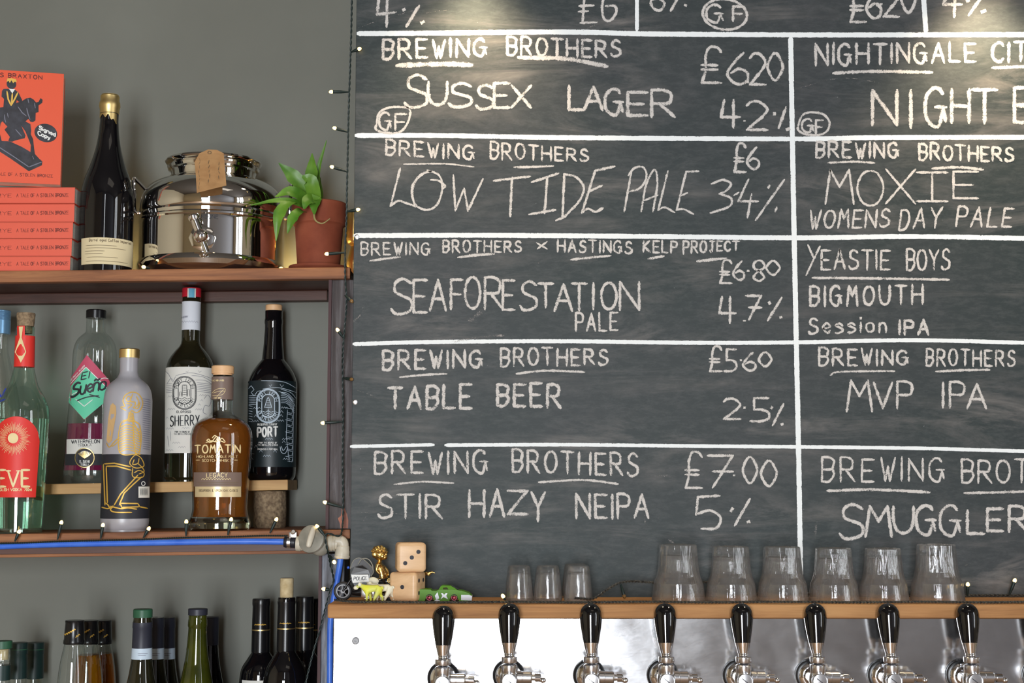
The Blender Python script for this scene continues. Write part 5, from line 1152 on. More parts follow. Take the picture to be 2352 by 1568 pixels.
# D: olive green bottle and a dark one behind
pr = [(20, 1412), (21, 1414), (20.5, 1420), (21.5, 1424), (22, 1436), (20.5, 1440)]+smoothprof([(20.5, 1443), (23, 1480), (28, 1520), (37, 1568), (48, 1620), (52, 1660)], 3)+[(52, 1800)]
v, t = low('wine_bottle', 'bright olive green bottle with flat slate stopper', 450, 0.05, pr, None)
ob('glass_body', v.lathe(v.seg(1412, 1900)), M_green_glass, t)
R0 = 22*SC(1405, .05); ob('stopper', v.lathe([(0.00001, W(450, 1397, .05).z), (R0-0.0008, W(450, 1397, .05).z), (R0, W(450, 1398.5, .05).z), (R0, W(450, 1411.5, .05).z), (0.00001, W(450, 1411.5, .05).z)]), M_slatecap, t)
pr = [(19, 1416), (20.5, 1418), (20.5, 1480)]+smoothprof([(20.5, 1484), (24, 1520), (33, 1568), (44, 1610), (48, 1650)], 3)+[(48, 1795)]
v, t = low('wine_bottle', 'black bottle standing behind the olive green bottle', 478, 0.165, pr, None)
ob('glass_body', v.lathe(v.seg(1416, 1900)), M_blackglass, t)
ob('capsule', v.lathe([(0.00001, v.P[0][1]+0.0004)]+v.seg(1416, 1480, 0.0005)), M_slatecap, t)
# E: bordeaux bottles
for (cx_, Yk, yt, lb, ck) in ((597, 0.168, 1374, 'black claret bottle with gold neck rings, leftmost of the group by the post', 0), (655, 0.05, 1371, 'claret bottle with tall pale cork standing out of its neck', 1), (697, 0.132, 1369, 'black claret bottle just right of the corked one', 0), (710, 0.2105, 1374, 'black claret bottle at the back against the post', 0)):
    y_ = lambda a_: yt+a_
    rr_ = 37.2/1000/SC(1700, Yk)
    pr = [(19, y_(0)), (20, y_(3)), (20, y_(13)), (19, y_(18)), (20, y_(60)), (20.5, y_(122))]+smoothprof([(21, y_(124)), (30, y_(138)), (43, y_(160)), (rr_-2, y_(188)), (rr_, y_(210))], 3)+[(rr_, 1795)]
    v, t = low('wine_bottle', lb, cx_, Yk, pr, None, 'claret bottles beside the lower post')
    ob('glass_body', v.lathe(v.seg(yt, 1900)), M_blackglass, t)
    ob('capsule', v.lathe(([] if ck else [(0.00001, v.P[0][1]+0.0004)])+v.seg(y_(9) if ck else yt, y_(122), 0.0005)), M_blackplastic, t)
    ob('capsule_ring', v.lathe(v.seg(y_(70), y_(72.5), 0.0007)), M_gold, t)
    ob('capsule_script', ribbon([(True, [(cx_-12+i*1.6, y_(62)-(i % 2)*2.4-(i % 3)*0.5) for i in range(17)])], 1.0, v.S, 0.0008, 3), M_goldink, t, smooth=False)
    if ck: ob('cork', v.lathe([(0.00001, W(cx_, 1327, Yk).z), (14.5*SC(1350, Yk), W(cx_, 1327, Yk).z), (15.5*SC(1350, Yk), W(cx_, 1329, Yk).z), (15*SC(1350, Yk), W(cx_, 1371, Yk).z), (0.00001, W(cx_, 1371, Yk).z)]), M_corklight, t)
    if cx_ == 597: ob('front_label', band(557, 640, lambda x: 1563, 1640, v.S, 0.0006, 20, 4), M_labelw, t)

# ================================================================== PIPEWORK
YPp = -0.0065
pp = thing('water_pipe', 'bright blue plastic water pipe along the middle shelf edge', 'pipe', W(300, 1247, YPp))
ob('straight_run', tube([W(-60, 1257, YPp), W(120, 1250, YPp), W(400, 1245, YPp), W(560, 1243, YPp), W(662, 1244, YPp)], 0.0051, 16), M_bluepipe, pp)
ob('down_run', tube([W(784, 1268, -0.011), W(780, 1300, -0.009), W(773, 1340, -0.006), W(765, 1385, -0.0055), W(759, 1430, -0.0055), W(758, 1500, -0.0055), W(757, 1640, -0.0055)], 0.0050, 16), M_bluepipe, pp)
va = thing('stop_valve', 'beige plastic stop valve and elbow joining the blue pipes', 'valve', W(720, 1245, -0.012))
YV = -0.012
ob('rubber_sleeve', disc(W(652, 1244, YPp), (1, 0, -0.05), [(0.0053, 0), (0.0085, 0.0005), (0.0095, 0.004), (0.0092, 0.018), (0.0105, 0.020), (0.0105, 0.027), (0.006, 0.028)], 24), M_clamp, va)
ob('hose_clip', merge(disc(W(660, 1244.5, YPp), (1, 0, -0.05), [(0.0093, 0), (0.0099, 0.0003), (0.0099, 0.0055), (0.0093, 0.006)], 24), box(*(lambda c: (c.x-0.0065, c.x+0.0065, c.y-0.004, c.y+0.004, c.z-0.005, c.z+0.004))(W(673, 1227, YPp-0.004)), 0.001), disc(W(673, 1222, YPp-0.008), (0.3, -1, 0.4), [(0.0045, 0), (0.0045, 0.003), (0.003, 0.004), (0.00001, 0.004)], 6)), M_satin, va)
d_ = (1, 0, -0.035)
ob('inlet_collar', disc(W(680, 1248, YV), d_, [(0.006, 0), (0.0118, 0.0005), (0.0122, 0.003), (0.0122, 0.008), (0.0115, 0.0085), (0.0112, 0.011), (0.0112, 0.0125), (0.0098, 0.013), (0.0098, 0.042)], 32), M_fitting, va)
ob('valve_body', merge(ball(W(735, 1255, YV), 0.0155, 1, 0.85, 1.0, 28), rod(W(700, 1249, YV), W(762, 1250, YV), 0.0098)), M_fitgrey, va)
dc = W(717, 1238, YV-0.012); dn = Vector((-0.34, -1, 0.22)).normalized()
ob('handle_disc', disc(dc, dn, [(0.00001, -0.004), (0.019, -0.004), (0.0225, -0.001), (0.0232, 0.002), (0.0225, 0.005), (0.020, 0.006), (0.00001, 0.006)], 40), M_fitgrey, va)
p0, p1_ = W(722, 1207, YV-0.022), W(707, 1258, YV-0.030)
ob('handle_grip', skin([p0, (p0+p1_)/2, p1_], [(0, 1), (1, 2)], [(0.0042, 0.0045), (0.004, 0.006), (0.0045, 0.0045)], 2), M_fitting, va)
ob('outlet_collar', disc(W(750, 1247, YV), d_, [(0.0098, 0), (0.0110, 0.001), (0.0125, 0.005), (0.0128, 0.010), (0.0116, 0.0105), (0.0116, 0.012), (0.0124, 0.0125), (0.0124, 0.0145), (0.010, 0.015), (0.0098, 0.018)], 32), M_fitting, va)
ob('elbow', tube([W(768, 1243, YV), W(780, 1242, YV), W(787, 1247, YV), W(788, 1262, YV)], 0.0093, 24, 5), M_fitting, va)
ob('elbow_collar', disc(W(787.5, 1252, YV), (-0.06, 0, -1), [(0.0093, 0), (0.0108, 0.002), (0.0112, 0.008), (0.0118, 0.009), (0.0120, 0.016), (0.0128, 0.017), (0.0126, 0.020), (0.0108, 0.0215), (0.0050, 0.0215)], 32), M_fitting, va)

# ================================================================== FAIRY LIGHTS
def lights(t, P, parent_cable=None, r=0.0026, on=True, br=0.0030):
    """P: list of (base px, base Y, tip px, tip Y, lit)"""
    for (b0, Yb_, t0, Yt_, lit) in P:
        q0, q1 = W(b0[0], b0[1], Yb_), W(t0[0], t0[1], Yt_); d = (q1-q0).normalized(); L_ = (q1-q0).length
        h = ob('bulb_holder', disc(q0, d, [(0.0012, 0), (0.0016, 0.15*L_), (r*0.8, 0.3*L_), (r, 0.45*L_), (r, L_-0.0035), (r*0.75, L_-0.002)], 12), M_cable, t)
        c = q1; V_, F_ = disc(c-d*0.0035, d, [(br*0.7, 0), (br*0.95, 0.0015), (br, 0.003), (br*0.8, 0.0050), (br*0.4, 0.0064), (0.00001, 0.0068)], 12)
        ob('bulb', (V_, F_), M_led if lit else M_ledoff, h)
YF = -0.016
s1 = thing('fairy_lights', 'string of warm fairy lights hanging down the left edge of the blackboard', 'fairy lights', W(797, 1250, YF))
ob('cable', twist([W(x, y, yy) for x, y, yy in ((809, -60, YF), (807, 60, YF), (804, 160, YF), (801, 250, YF), (799, 340, YF), (797, 430, YF), (796, 500, YF), (793, 560, YF), (793, 640, YF), (796, 690, YF), (791, 760, YF), (788, 800, YF), (787, 860, -0.004), (788, 960, -0.004), (787, 1060, -0.004), (788, 1150, -0.004), (787, 1205, -0.012), (780, 1230, -0.030), (752, 1225, -0.034), (748, 1240, -0.034), (752, 1262, -0.03), (760, 1300, -0.006), (766, 1330, -0.018), (760, 1352, -0.018), (748, 1395, -0.012), (735, 1445, -0.006), (716, 1510, -0.012), (702, 1568, -0.012), (690, 1620, -0.012))], 0.0009, 0.0010, 0.02, 6), M_cable, s1, kind=None)
lights(s1, [((806, 120), YF, (826, 112), YF-0.004, 1), ((801, 211), YF, (760, 211), YF-0.006, 1), ((799, 303), YF, (768, 294), YF-0.008, 1), ((797, 394), YF, (762, 383), YF-0.008, 1), ((796, 486), YF, (823, 481), YF-0.004, 1), ((793, 580), YF, (750, 583), YF-0.008, 1),
            ((792, 678), YF, (808, 692), YF-0.003, 0), ((789, 776), YF, (775, 757), YF-0.004, 1), ((788, 868), -0.006, (808, 871), -0.018, 0), ((787, 968), -0.006, (741, 971), -0.010, 1), ((787, 1165), -0.006, (746, 1153), -0.010, 1), ((748, 1232), -0.036, (728, 1208), -0.036, 1), ((757, 1275), -0.014, (768, 1291), -0.026, 1), ((760, 1354), -0.018, (743, 1352), -0.018, 1)])
s2 = thing('fairy_lights', 'string of warm fairy lights standing up along the middle shelf edge', 'fairy lights', W(300, 1240, -0.004))
ob('cable', twist([W(x, y, -0.0135) for x, y in ((-60, 1249), (60, 1246), (150, 1242.5), (300, 1239), (430, 1234), (540, 1232), (600, 1230), (660, 1230))], 0.0008, 0.0009, 0.0075, 6), M_cable, s2)
lights(s2, [((34, 1243), -0.013, (44, 1220), -0.013, 1), ((132, 1239), -0.013, (141, 1199), -0.013, 1), ((231, 1237), -0.013, (236.5, 1205), -0.013, 1), ((329, 1235), -0.013, (342, 1213), -0.013, 1), ((427, 1231), -0.013, (428, 1197), -0.013, 1), ((523, 1229), -0.013, (531, 1192), -0.013, 1), ((620, 1224), -0.013, (635, 1192), -0.013, 1)])
s3a = thing('fairy_lights', 'fairy lights glowing on the top shelf between black bottle and steel dispenser', 'fairy lights', W(318, 606, 0.2))
s3b = thing('fairy_lights', 'fairy lights glowing on the top shelf between steel dispenser and terracotta pot', 'fairy lights', W(660, 606, 0.2))
def led_at(t, p, d, L_=0.016, lit=1):
    p = Vector(p); d = Vector(d).normalized()
    h = ob('bulb_holder', disc(p, d, [(0.0012, 0), (0.0024, 0.3*L_), (0.0024, L_)], 12), M_cable, t)
    ob('bulb', disc(p+d*L_, d, [(0.0022, 0), (0.0030, 0.002), (0.0030, 0.004), (0.0015, 0.0062), (0.00001, 0.0066)], 12), M_led, h)
for px_, Yl in ((326, 0.012), (642, 0.045)):
    x = W(px_, 605, Yl).x; zt_ = z_top(x)
    s3 = s3a if px_ < 500 else s3b
    led_at(s3, (x+0.010, Yl+0.012, zt_+0.0050), (-0.7, -1, 0.1), 0.010)
    ob('cable', tube([Vector((x+0.010, Yl+0.012, zt_+0.005)), Vector((x+(0.020 if px_ > 600 else -0.020), Yl+0.05, zt_+0.003)), Vector((x+(0.02 if px_ > 600 else -0.045), 0.17, zt_+0.003)), Vector((x+(0.0 if px_ > 600 else -0.05), 0.243, zt_+0.003))], 0.0011, 6), M_cable, s3)
s4 = thing('fairy_lights', 'string of fairy lights lying along the front edge of the pine ledge', 'fairy lights', Vector((0.2, YL+0.003, LZT)))
zc = LZT+0.0028
P = [W(770, 1383, YL+0.001)]; x = P[0].x
pts = []
i = 0
while x < 1.02:
    pts.append(Vector((x, YL+0.0035+0.0012*math.sin(i*1.3), zc+0.0003*math.sin(i*0.9)))); x += 0.03; i += 1
pts[0] = Vector((pts[0].x-0.004, YL+0.02, zc+0.002)); 
ob('cable', twist(pts, 0.00095, 0.00105, 0.0105, 6, 2, 0.0011), M_cable2, s4)
ob('cable', twist([Vector((q.x+0.003, q.y+0.0052, q.z)) for q in pts], 0.0009, 0.0010, 0.0098, 5, 2, 0.0014), M_cable2, s4)
yb_ = -0.060
bump_ = [W(1320, 1376, -0.125)+Vector((0, 0, 0.002)), W(1362, 1374, -0.10), W(1390, 1356, -0.085), W(1418, 1340, -0.07), W(1440, 1335, -0.06), W(1470, 1335, -0.045), W(1510, 1338, -0.035), W(1560, 1345, -0.030), W(1620, 1336, -0.024), W(1660, 1350, -0.022), W(1740, 1362, -0.02), W(1850, 1362, -0.02), W(1980, 1368, -0.02), W(2090, 1371, -0.02), W(2200, 1369, -0.02), W(2300, 1367, -0.02), W(2420, 1367, -0.02)]
bump_ = [Vector((q_.x, q_.y, max(q_.z, LZT+0.0032))) for q_ in bump_]
ob('cable', twist(bump_, 0.00105, 0.00115, 0.013, 6, 2, 0.0014), M_cable2, s4)
lights(s4, [((1426, 1342), -0.065, (1434, 1370), -0.072, 0), ((1161, 1378), -0.14, (1155, 1368), -0.142, 1), ((2222, 1368), -0.03, (2223, 1341), -0.034, 1), ((2318, 1367), -0.03, (2331, 1332), -0.034, 1)])

for (x_, y_, z_, e_) in ((W(312, 600, 0.16).x, 0.19, z_top(-.65)+0.012, 0.45), (W(668, 600, 0.2).x, 0.20, z_top(-.4)+0.012, 0.40), (W(690, 590, 0.2).x, 0.21, z_top(-.38)+0.03, 0.05)):
    l = bpy.data.lights.new('fairy_light_glow', 'POINT'); l.energy = e_; l.color = (1.0, 0.72, 0.30); l.shadow_soft_size = 0.004
    o = bpy.data.objects.new('fairy_light_glow', l); o.location = (x_, y_, z_); col.objects.link(o)
    led_at(s3a if x_ < -0.5 else s3b, (x_+0.012, y_+0.03, z_-0.004), (-0.4, -1, 0.25), 0.012)
# ================================================================== GLASSES ON THE LEDGE
def tumbler(profile, facets, x, y, name, label, group, n=48):
    """upside-down glass: profile (r, z, facet amount) outer from closed base (top) to rim (bottom), then inner back up"""
    V, Fc = [], []; m_ = len(profile)
    for (r, z, fa) in profile:
        for k in range(n):
            a_ = 2*PI*k/n
            rr2 = r
            if fa and facets:
                q = PI/facets; t_ = ((a_+q) % (2*q))-q; rr2 = r*((1-fa)+fa*(math.cos(q)/math.cos(t_))**1.0) if fa > 0 else r
            V.append(Vector((x+rr2*math.cos(a_), y+rr2*math.sin(a_), z)))
    for i in range(m_-1):
        for k in range(n): Fc.append((i*n+k, (i+1)*n+k, (i+1)*n+(k+1) % n, i*n+(k+1) % n))
    return ob(name, (V, Fc), M_tumbler, smooth=(facets == 0), org=(x, y, LZT), label=label, cat='glass', group=group)
def prof_small(z0, k=1.0):
    s = 0.000685*k; h = 80
    o_ = [(0.00001, h, 0), (20, h, 0), (24, h-1.5, 0), (25.5, h-5, 0), (27, h-14, 0), (30, h-40, 0), (33, 8, 0), (33.5, 1, 0), (33, 0, 0), (31.6, 0, 0), (31, 1.5, 0), (30.6, 8, 0), (27.6, h-42, 0), (25, h-20, 0), (22, h-16.5, 0), (15, h-15.5, 0), (0.00001, h-15, 0)]
    return [(r*s, z0+z*s, f_) for r, z, f_ in o_]
def prof_big(z0, k=1.0):
    s = 0.00069*k; h = 127
    o_ = [(0.00001, h-1.5, 0), (36, h-1, 0.6), (40, h, 1), (43, h-2, 1), (44.5, h-22, 1), (46.5, h-45, 1), (48.5, h-62, 1), (51, h-72, 0.6), (54.5, h-82, 0.0), (56.5, 40, 0), (60, 10, 0), (61.5, 2, 0), (61, 0, 0), (59, 0, 0), (58.2, 3, 0), (57.2, 10, 0), (53.5, 40, 0), (51.5, h-82, 0), (47.5, h-73, 0), (43.5, h-58, 0), (41, h-34, 0), (38, h-25, 0), (30, h-22.5, 0), (0.00001, h-22, 0)]
    return [(r*s, z0+z*s, f_) for r, z, f_ in o_]
ys_ = -0.085
gl = ((1192, -0.085, 'leftmost of the small upturned shot glasses'), (1258, -0.085, 'second from left of the small upturned shot glasses'), (1328, -0.085, 'rightmost small upturned shot glass, in front of another'), (1322, -0.034, 'small upturned shot glass half hidden behind the rightmost one'))
for cx_, Yk, lb in gl:
    tumbler(prof_small(LZT), 0, W(cx_, 1360, Yk).x, Yk, 'shot_glass', lb, 'upturned shot glasses on the ledge')
gl = ((1558, -0.085, 'first upturned faceted tumbler from the left, nearest the looped cable'), (1679, -0.085, 'second upturned faceted tumbler from the left'), (1797, -0.085, 'third upturned tumbler, in front of the white dividing line'),
      (1915, -0.085, 'fourth upturned faceted tumbler from the left'), (2029, -0.085, 'fifth upturned faceted tumbler from the left'), (2152, -0.085, 'rightmost upturned tumbler, bluish shine on its base'))
for i, (cx_, Yk, lb) in enumerate(gl):
    k_ = (1.0, 0.965, 0.96, 0.935, 0.93, 1.0)[i]
    tumbler(prof_big(LZT, k_), 10, W(cx_, 1330, Yk).x, Yk, 'tumbler', lb, 'upturned faceted tumblers on the ledge', 60)

# ================================================================== TOYS
# dice
def die(cx, cyp, Y, size, yawd, tilt, label, pips):
    c = W(cx, cyp, Y); s = size/2
    bm = bmesh.new(); bmesh.ops.create_cube(bm, size=2*s)
    bmesh.ops.bevel(bm, geom=list(bm.edges), offset=s*0.27, segments=5, affect='EDGES', profile=0.5)
    M_ = Matrix.Translation(c) @ Matrix.Rotation(math.radians(yawd), 4, 'Z') @ Matrix.Rotation(math.radians(tilt), 4, 'Y')
    V = [M_ @ q.co for q in bm.verts]; Fc = [tuple(q.index for q in f.verts) for f in bm.faces]; bm.free()
    t = thing('die', label, 'die', (c.x, c.y, c.z-s), 'wooden dice stacked on the ledge')
    ob('cube', (V, Fc), M_dice, t)
    for (nrm, u, v_) in pips:
        n = Vector(nrm); a_ = n.orthogonal().normalized() if abs(n.z) > 0.5 else Vector((0, 0, 1)).cross(n); b_ = n.cross(a_)
        p = n*s*0.995 + (a_*u + b_*v_)*s
        q = M_ @ p; d = M_.to_3x3() @ n
        ob('pip', disc(q, d, [(0.0033*1.0, -0.001), (0.0033, 0.0003), (0.0020, 0.0004), (0.00001, 0.0004)], 20), M_ink, t)
SZ = 0.0455
cz1 = LZT+SZ/2; pz = PXY(Vector((W(936, 1350, -0.09).x, -0.09, cz1)))[1]
fr_ = (0, -1, 0)
# horizontal axis a = z x n ; vertical b = n x a
die(936, pz, -0.09, SZ, -17, 0, 'lower wooden die showing one pip, top die stacked on it', [(fr_, 0, 0), ((1, 0, 0), 0.42, 0.42), ((1, 0, 0), -0.42, 0.42), ((1, 0, 0), 0.42, -0.42), ((1, 0, 0), -0.42, -0.42)])
pz2 = PXY(Vector((W(943, 1283, -0.09).x, -0.09, cz1+SZ)))[1]
die(943, pz2, -0.09, SZ, 9, 0, 'upper wooden die showing three diagonal pips', [(fr_, 0, 0), (fr_, -0.45, -0.38), (fr_, 0.45, 0.38)])

# yellow goat
def TP(x, y, Y): return W(x, y, Y)
gY = -0.128
def lamb(name, label, ox, dY, mt, k=1.0):
    def q(x, y, dy=0.0):
        return TP(ox+(x-847)*k, 1382+(y-1382)*k, gY+dY+dy)
    P = [q(842, 1352), q(866, 1350), q(872, 1355), q(833, 1347), q(826, 1343), q(820, 1348), q(815, 1351),
         q(843, 1366, -0.004), q(842, 1380, -0.004), q(850, 1366, 0.005), q(861, 1372, -0.0045), q(858, 1380, -0.0045), q(874, 1366, 0.0045), q(879, 1372, 0.0045), q(878, 1380, 0.0045), q(852, 1380, 0.005),
         q(878, 1347), q(880, 1353)]
    E = [(0, 1), (1, 2), (0, 3), (3, 4), (4, 5), (5, 6), (0, 7), (7, 8), (0, 9), (9, 15), (2, 10), (10, 11), (2, 12), (12, 13), (13, 14), (2, 16), (16, 17)]
    s = 0.00068*k; R_ = [9, 8, 7, 5.5, 4.5, 4.5, 3, 3.4, 2.6, 3.4, 3.6, 2.5, 3.6, 2.8, 2.5, 2.6, 2.4, 2.0]
    P = [p_ if p_.z > LZT+0.0024 else Vector((p_.x, p_.y, LZT+0.0020)) for p_ in P]
    t = thing(name, label, 'toy', (P[0].x, P[0].y, LZT))
    ob('body', skin(P, E, [r*s for r in R_], 2), mt, t)
    ob('ear', merge(ball(q(826, 1342, -0.0035), 0.0022, 1.2, 0.6, 1.4, 10), ball(q(828, 1342, 0.0030), 0.0022, 1.2, 0.6, 1.4, 10)), M_toywhite, t)
    ob('muzzle', ball(q(817.5, 1349.5), 0.0031, 1.25, 1, 1.0, 12), M_toywhite, t)
    ob('eye', ball(q(821, 1344.5, -0.0030), 0.0006), M_ink, t); return t
lamb('toy_lamb', 'small yellow toy lamb with white face standing before the motorcycle', 847, 0.0, M_yellow)
lamb('toy_lamb', 'small cream toy animal mostly hidden behind the yellow lamb', 871, 0.018, M_toywhite, 1.04)

# golden cherub figure
fY = -0.062
P = [TP(876, 1312, fY), TP(872, 1300, fY), TP(871, 1291, fY), TP(874, 1283, fY), TP(887, 1322, fY+0.002), TP(878, 1330, fY-0.004), TP(876, 1345, fY-0.004), TP(876, 1372, fY-0.004), TP(872, 1379, fY-0.008), TP(889, 1340, fY+0.004), TP(888, 1372, fY+0.004), TP(885, 1379, fY+0.001),
     TP(867, 1297, fY-0.007), TP(864, 1310, fY-0.008), TP(873, 1318, fY-0.010), TP(879, 1299, fY+0.006), TP(890, 1310, fY+0.004), TP(893, 1322, fY-0.001)]
E = [(0, 1), (1, 2), (2, 3), (0, 4), (4, 5), (5, 6), (6, 7), (7, 8), (4, 9), (9, 10), (10, 11), (1, 12), (12, 13), (13, 14), (1, 15), (15, 16), (16, 17)]
s = 0.0007; R_ = [10, 9, 5, 5, 11, 7, 6.5, 4.5, 3.5, 7, 4.5, 3.5, 4.5, 3.6, 2.8, 4.5, 3.6, 2.8]
fg = thing('cherub_figure', 'small golden cherub figurine standing behind the toy motorcycle', 'figurine', (P[7].x, fY, LZT))
ob('body', skin(P, E, [r*s for r in R_], 2), M_brass, fg)
hc = TP(873, 1271, fY-0.001)
hd = ball(hc, 0.0105, 1, 1, 1.08, 20)
ob('head', merge(hd, ball(hc+Vector((0.0075, -0.0045, -0.0052)), 0.0048, 1, 1, 0.9, 12), ball(hc+Vector((0.0098, -0.004, -0.001)), 0.0018, 1.3, 1, 1, 10), ball(hc+Vector((0.0045, -0.0088, -0.0035)), 0.0036, 1, 1, 1, 10)), M_brass, fg)
hair = []
for i in range(22):
    a_ = i*2.4; h_ = 0.2+0.8*(i/22); r_ = math.sqrt(max(0, 1-h_*h_)); d = Vector((r_*math.cos(a_), r_*math.sin(a_), h_)); hair.append(ball(hc+d*0.0098+Vector((-0.0012, 0.0005, 0.0006)), 0.0036, 1.2, 1.2, 0.9, 8))
hair.append(ball(hc+Vector((-0.0075, -0.003, -0.001)), 0.0055, 1, 1, 1.1, 10))
ob('hair', merge(*hair), M_brass, fg)
# golden tail-like toy behind the dice
gt = thing('gold_toy', 'golden toy mostly hidden behind the dice, pointed tip showing on the right', 'toy', W(965, 1350, -0.045)-Vector((0, 0, W(965, 1350, -0.045).z-LZT)))
P = [TP(960, 1335, -0.045), TP(968, 1322, -0.047), TP(978, 1316, -0.05), TP(986, 1317, -0.052), TP(992, 1313, -0.053), TP(1000, 1316, -0.054), TP(984, 1322, -0.052), TP(958, 1355, -0.045), TP(956, 1376, -0.045), TP(946, 1345, -0.045), TP(940, 1376, -0.045)]
P = [p_ if p_.z > LZT+0.0035 else Vector((p_.x, p_.y, LZT+0.0033)) for p_ in P]
ob('body', skin(P, [(0, 1), (1, 2), (2, 3), (3, 4), (4, 5), (3, 6), (0, 7), (7, 8), (0, 9), (9, 10)], [0.006, 0.0045, 0.003, 0.0026, 0.0017, 0.0008, 0.0012, 0.005, 0.0035, 0.005, 0.0035], 2), M_brass, gt)

# toy motorcycle
mY = -0.085
mk = SC(1350, mY)
mo = thing('toy_motorcycle', 'black toy police motorcycle facing left at the ledge end', 'toy', (W(830, 1350, mY).x, mY, LZT))
def wheel(c, r, wdt, parent, rim, name='wheel', tyre=None, spokes=5, rimr=0.72, dirv=(0, -1, 0)):
    d = Vector(dirv)
    wv = ob(name, disc(c-d*wdt/2, d, [(r*rimr, 0), (r*0.86, 0.0002), (r, wdt*0.28), (r, wdt*0.72), (r*0.86, wdt-0.0002), (r*rimr, wdt)], 32) if False else latheW(0, 0, [(r*rimr, 0), (r*0.88, 0.0), (r, wdt*0.3), (r, wdt*0.7), (r*0.88, wdt), (r*rimr, wdt)], 32, ax=axm(c-d*wdt/2, d), close=True), tyre or M_tyre, parent)
    parts = [latheW(0, 0, [(r*rimr, 0.1*wdt), (r*rimr, 0.85*wdt), (r*(rimr-0.12), 0.85*wdt), (r*(rimr-0.12), 0.1*wdt)], 32, ax=axm(c-d*wdt/2, d), close=True), rod(c-d*wdt*0.4, c+d*wdt*0.55, r*0.22)]
    a0_ = d.orthogonal().normalized(); b0_ = d.cross(a0_)
    for k in range(spokes):
        a_ = 2*PI*k/spokes+0.3; e_ = a0_*math.cos(a_)+b0_*math.sin(a_); parts.append(rod(c+e_*r*0.15+d*wdt*0.2, c+e_*r*(rimr-0.04)+d*wdt*0.2, r*0.075, r*0.06, 8))
    ob('rim', merge(*parts), rim, wv)
wr = 21.5*mk
wc1 = W(788, 1352, mY); wc1.z = LZT+wr; wc2 = W(893, 1352, mY); wc2.z = LZT+wr*0.98
wheel(wc1, wr, 0.009, mo, M_rimgrey); wheel(wc2, wr*0.98, 0.010, mo, M_rimgrey)
q = lambda x, y, dy=0.0: W(x, y, mY+dy)
ob('fork', merge(rod(wc1+Vector((0, -0.0065, 0)), q(812, 1322, -0.0065), 0.0016), rod(wc1+Vector((0, 0.0065, 0)), q(812, 1322, 0.0065), 0.0016)), M_blackplastic, mo)
ob('frame', skin([q(806, 1360), q(835, 1364), q(865, 1362), q(892, 1352), q(835, 1345), q(865, 1344)], [(0, 1), (1, 2), (2, 3), (1, 4), (4, 5), (5, 3)], [(0.005, 0.004), (0.009, 0.006), (0.008, 0.006), (0.003, 0.003), (0.007, 0.006), (0.006, 0.005)], 2), M_blackplastic, mo)
ob('engine', merge(box(*(lambda c: (c.x-0.011, c.x+0.011, c.y-0.008, c.y+0.008, c.z-0.008, c.z+0.008))(q(846, 1360)), 0.002), rod(q(838, 1374, -0.008), q(900, 1368, -0.010), 0.0022)), M_satin, mo)
# fairing
fa = [(806, 1318), (814, 1302), (832, 1298), (846, 1308), (850, 1320), (848, 1344), (838, 1352), (815, 1346), (808, 1334)]
V1, F1 = poly(fa, lambda x, y, e: q(x, y, -0.010+0.00008*(abs(x-828))**1.5*0.3), 0); V2, F2 = poly(fa, lambda x, y, e: q(x, y, 0.010), 0)
n_ = len(fa); ob('fairing', (V1+V2, F1+[tuple(reversed([i+n_ for i in f])) for f in F2]+[(i, i+n_, (i+1) % n_+n_, (i+1) % n_) for i in range(n_)]), M_blackplastic, mo, smooth=False)
pb = [(807, 1319.5), (846, 1319), (848, 1335.5), (810, 1338.5)]
PMp = lambda x, y, e=0: q(x, y, -0.0118-e)
V1, F1 = poly(pb, PMp, 0.0004); V2 = [v_+Vector((0, 0.0014, 0)) for v_ in V1]
ob('name_plate', (V1+V2, F1+[tuple(i+4 for i in reversed(f)) for f in F1]+[(i, (i+1) % 4, (i+1) % 4+4, i+4) for i in range(4)]), M_white, mo, smooth=False)
ob('plate_lettering', ribbon(text('POLICE', 812, 1332.5, 842, 1330.5, 7.5, gap=2.0, slant=0.15), 1.3, PMp, 0.0006, 3), M_ink, mo, smooth=False)
sh_ = [(804, 1306), (812, 1287), (826, 1281), (842, 1290), (858, 1309), (852, 1324), (846, 1318), (840, 1306), (825, 1298), (812, 1302)]
V1, F1 = poly(sh_, lambda x, y, e: q(x, y, -0.004+0.00025*(1310-y)), 0); V2 = [v_+Vector((0.0004, 0.0012, 0)) for v_ in V1]; n_ = len(sh_)
ob('windscreen', (V1+V2, F1+[tuple(i+n_ for i in reversed(f)) for f in F1]+[(i, (i+1) % n_, (i+1) % n_+n_, i+n_) for i in range(n_)]), M_shield, mo, smooth=False)
ob('windscreen_frame', merge(tube([q(x, y, -0.004+0.00025*(1310-y)) for x, y in sh_[:6]], 0.0006, 8, 4), tube([q(822, 1296, -0.004), q(832, 1283, -0.004), q(846, 1284, -0.006), q(855, 1296, -0.006), q(857, 1309, -0.006)], 0.0008, 8)), M_fitgrey, mo)
ob('blue_light', ball(q(800, 1303), 0.0022), pm('toy_blue_lamp', srgb(40, 90, 200), rough=0.2), mo)
ob('fuel_tank', merge(ball(q(866, 1340), 0.0115, 1.5, 0.75, 0.8, 20)), M_gloss, mo)
ob('seat', skin([q(880, 1336), q(898, 1334), q(910, 1330)], [(0, 1), (1, 2)], [(0.005, 0.006), (0.005, 0.006), (0.004, 0.005)], 2), M_blackplastic, mo)
ob('tank_badge', merge(ribbon([(False, blob(895, 1333, 5.5, 5.5, 6, 0.5)+[blob(895, 1333, 5.5, 5.5, 6, 0.5)[0]]), (True, blob(895, 1333, 2, 2, 8)+[blob(895, 1333, 2, 2, 8)[0]])], 1.3, lambda x, y, e: q(x, y, -0.0078-e), 0.0004, 2)), M_goldink, mo, smooth=False)
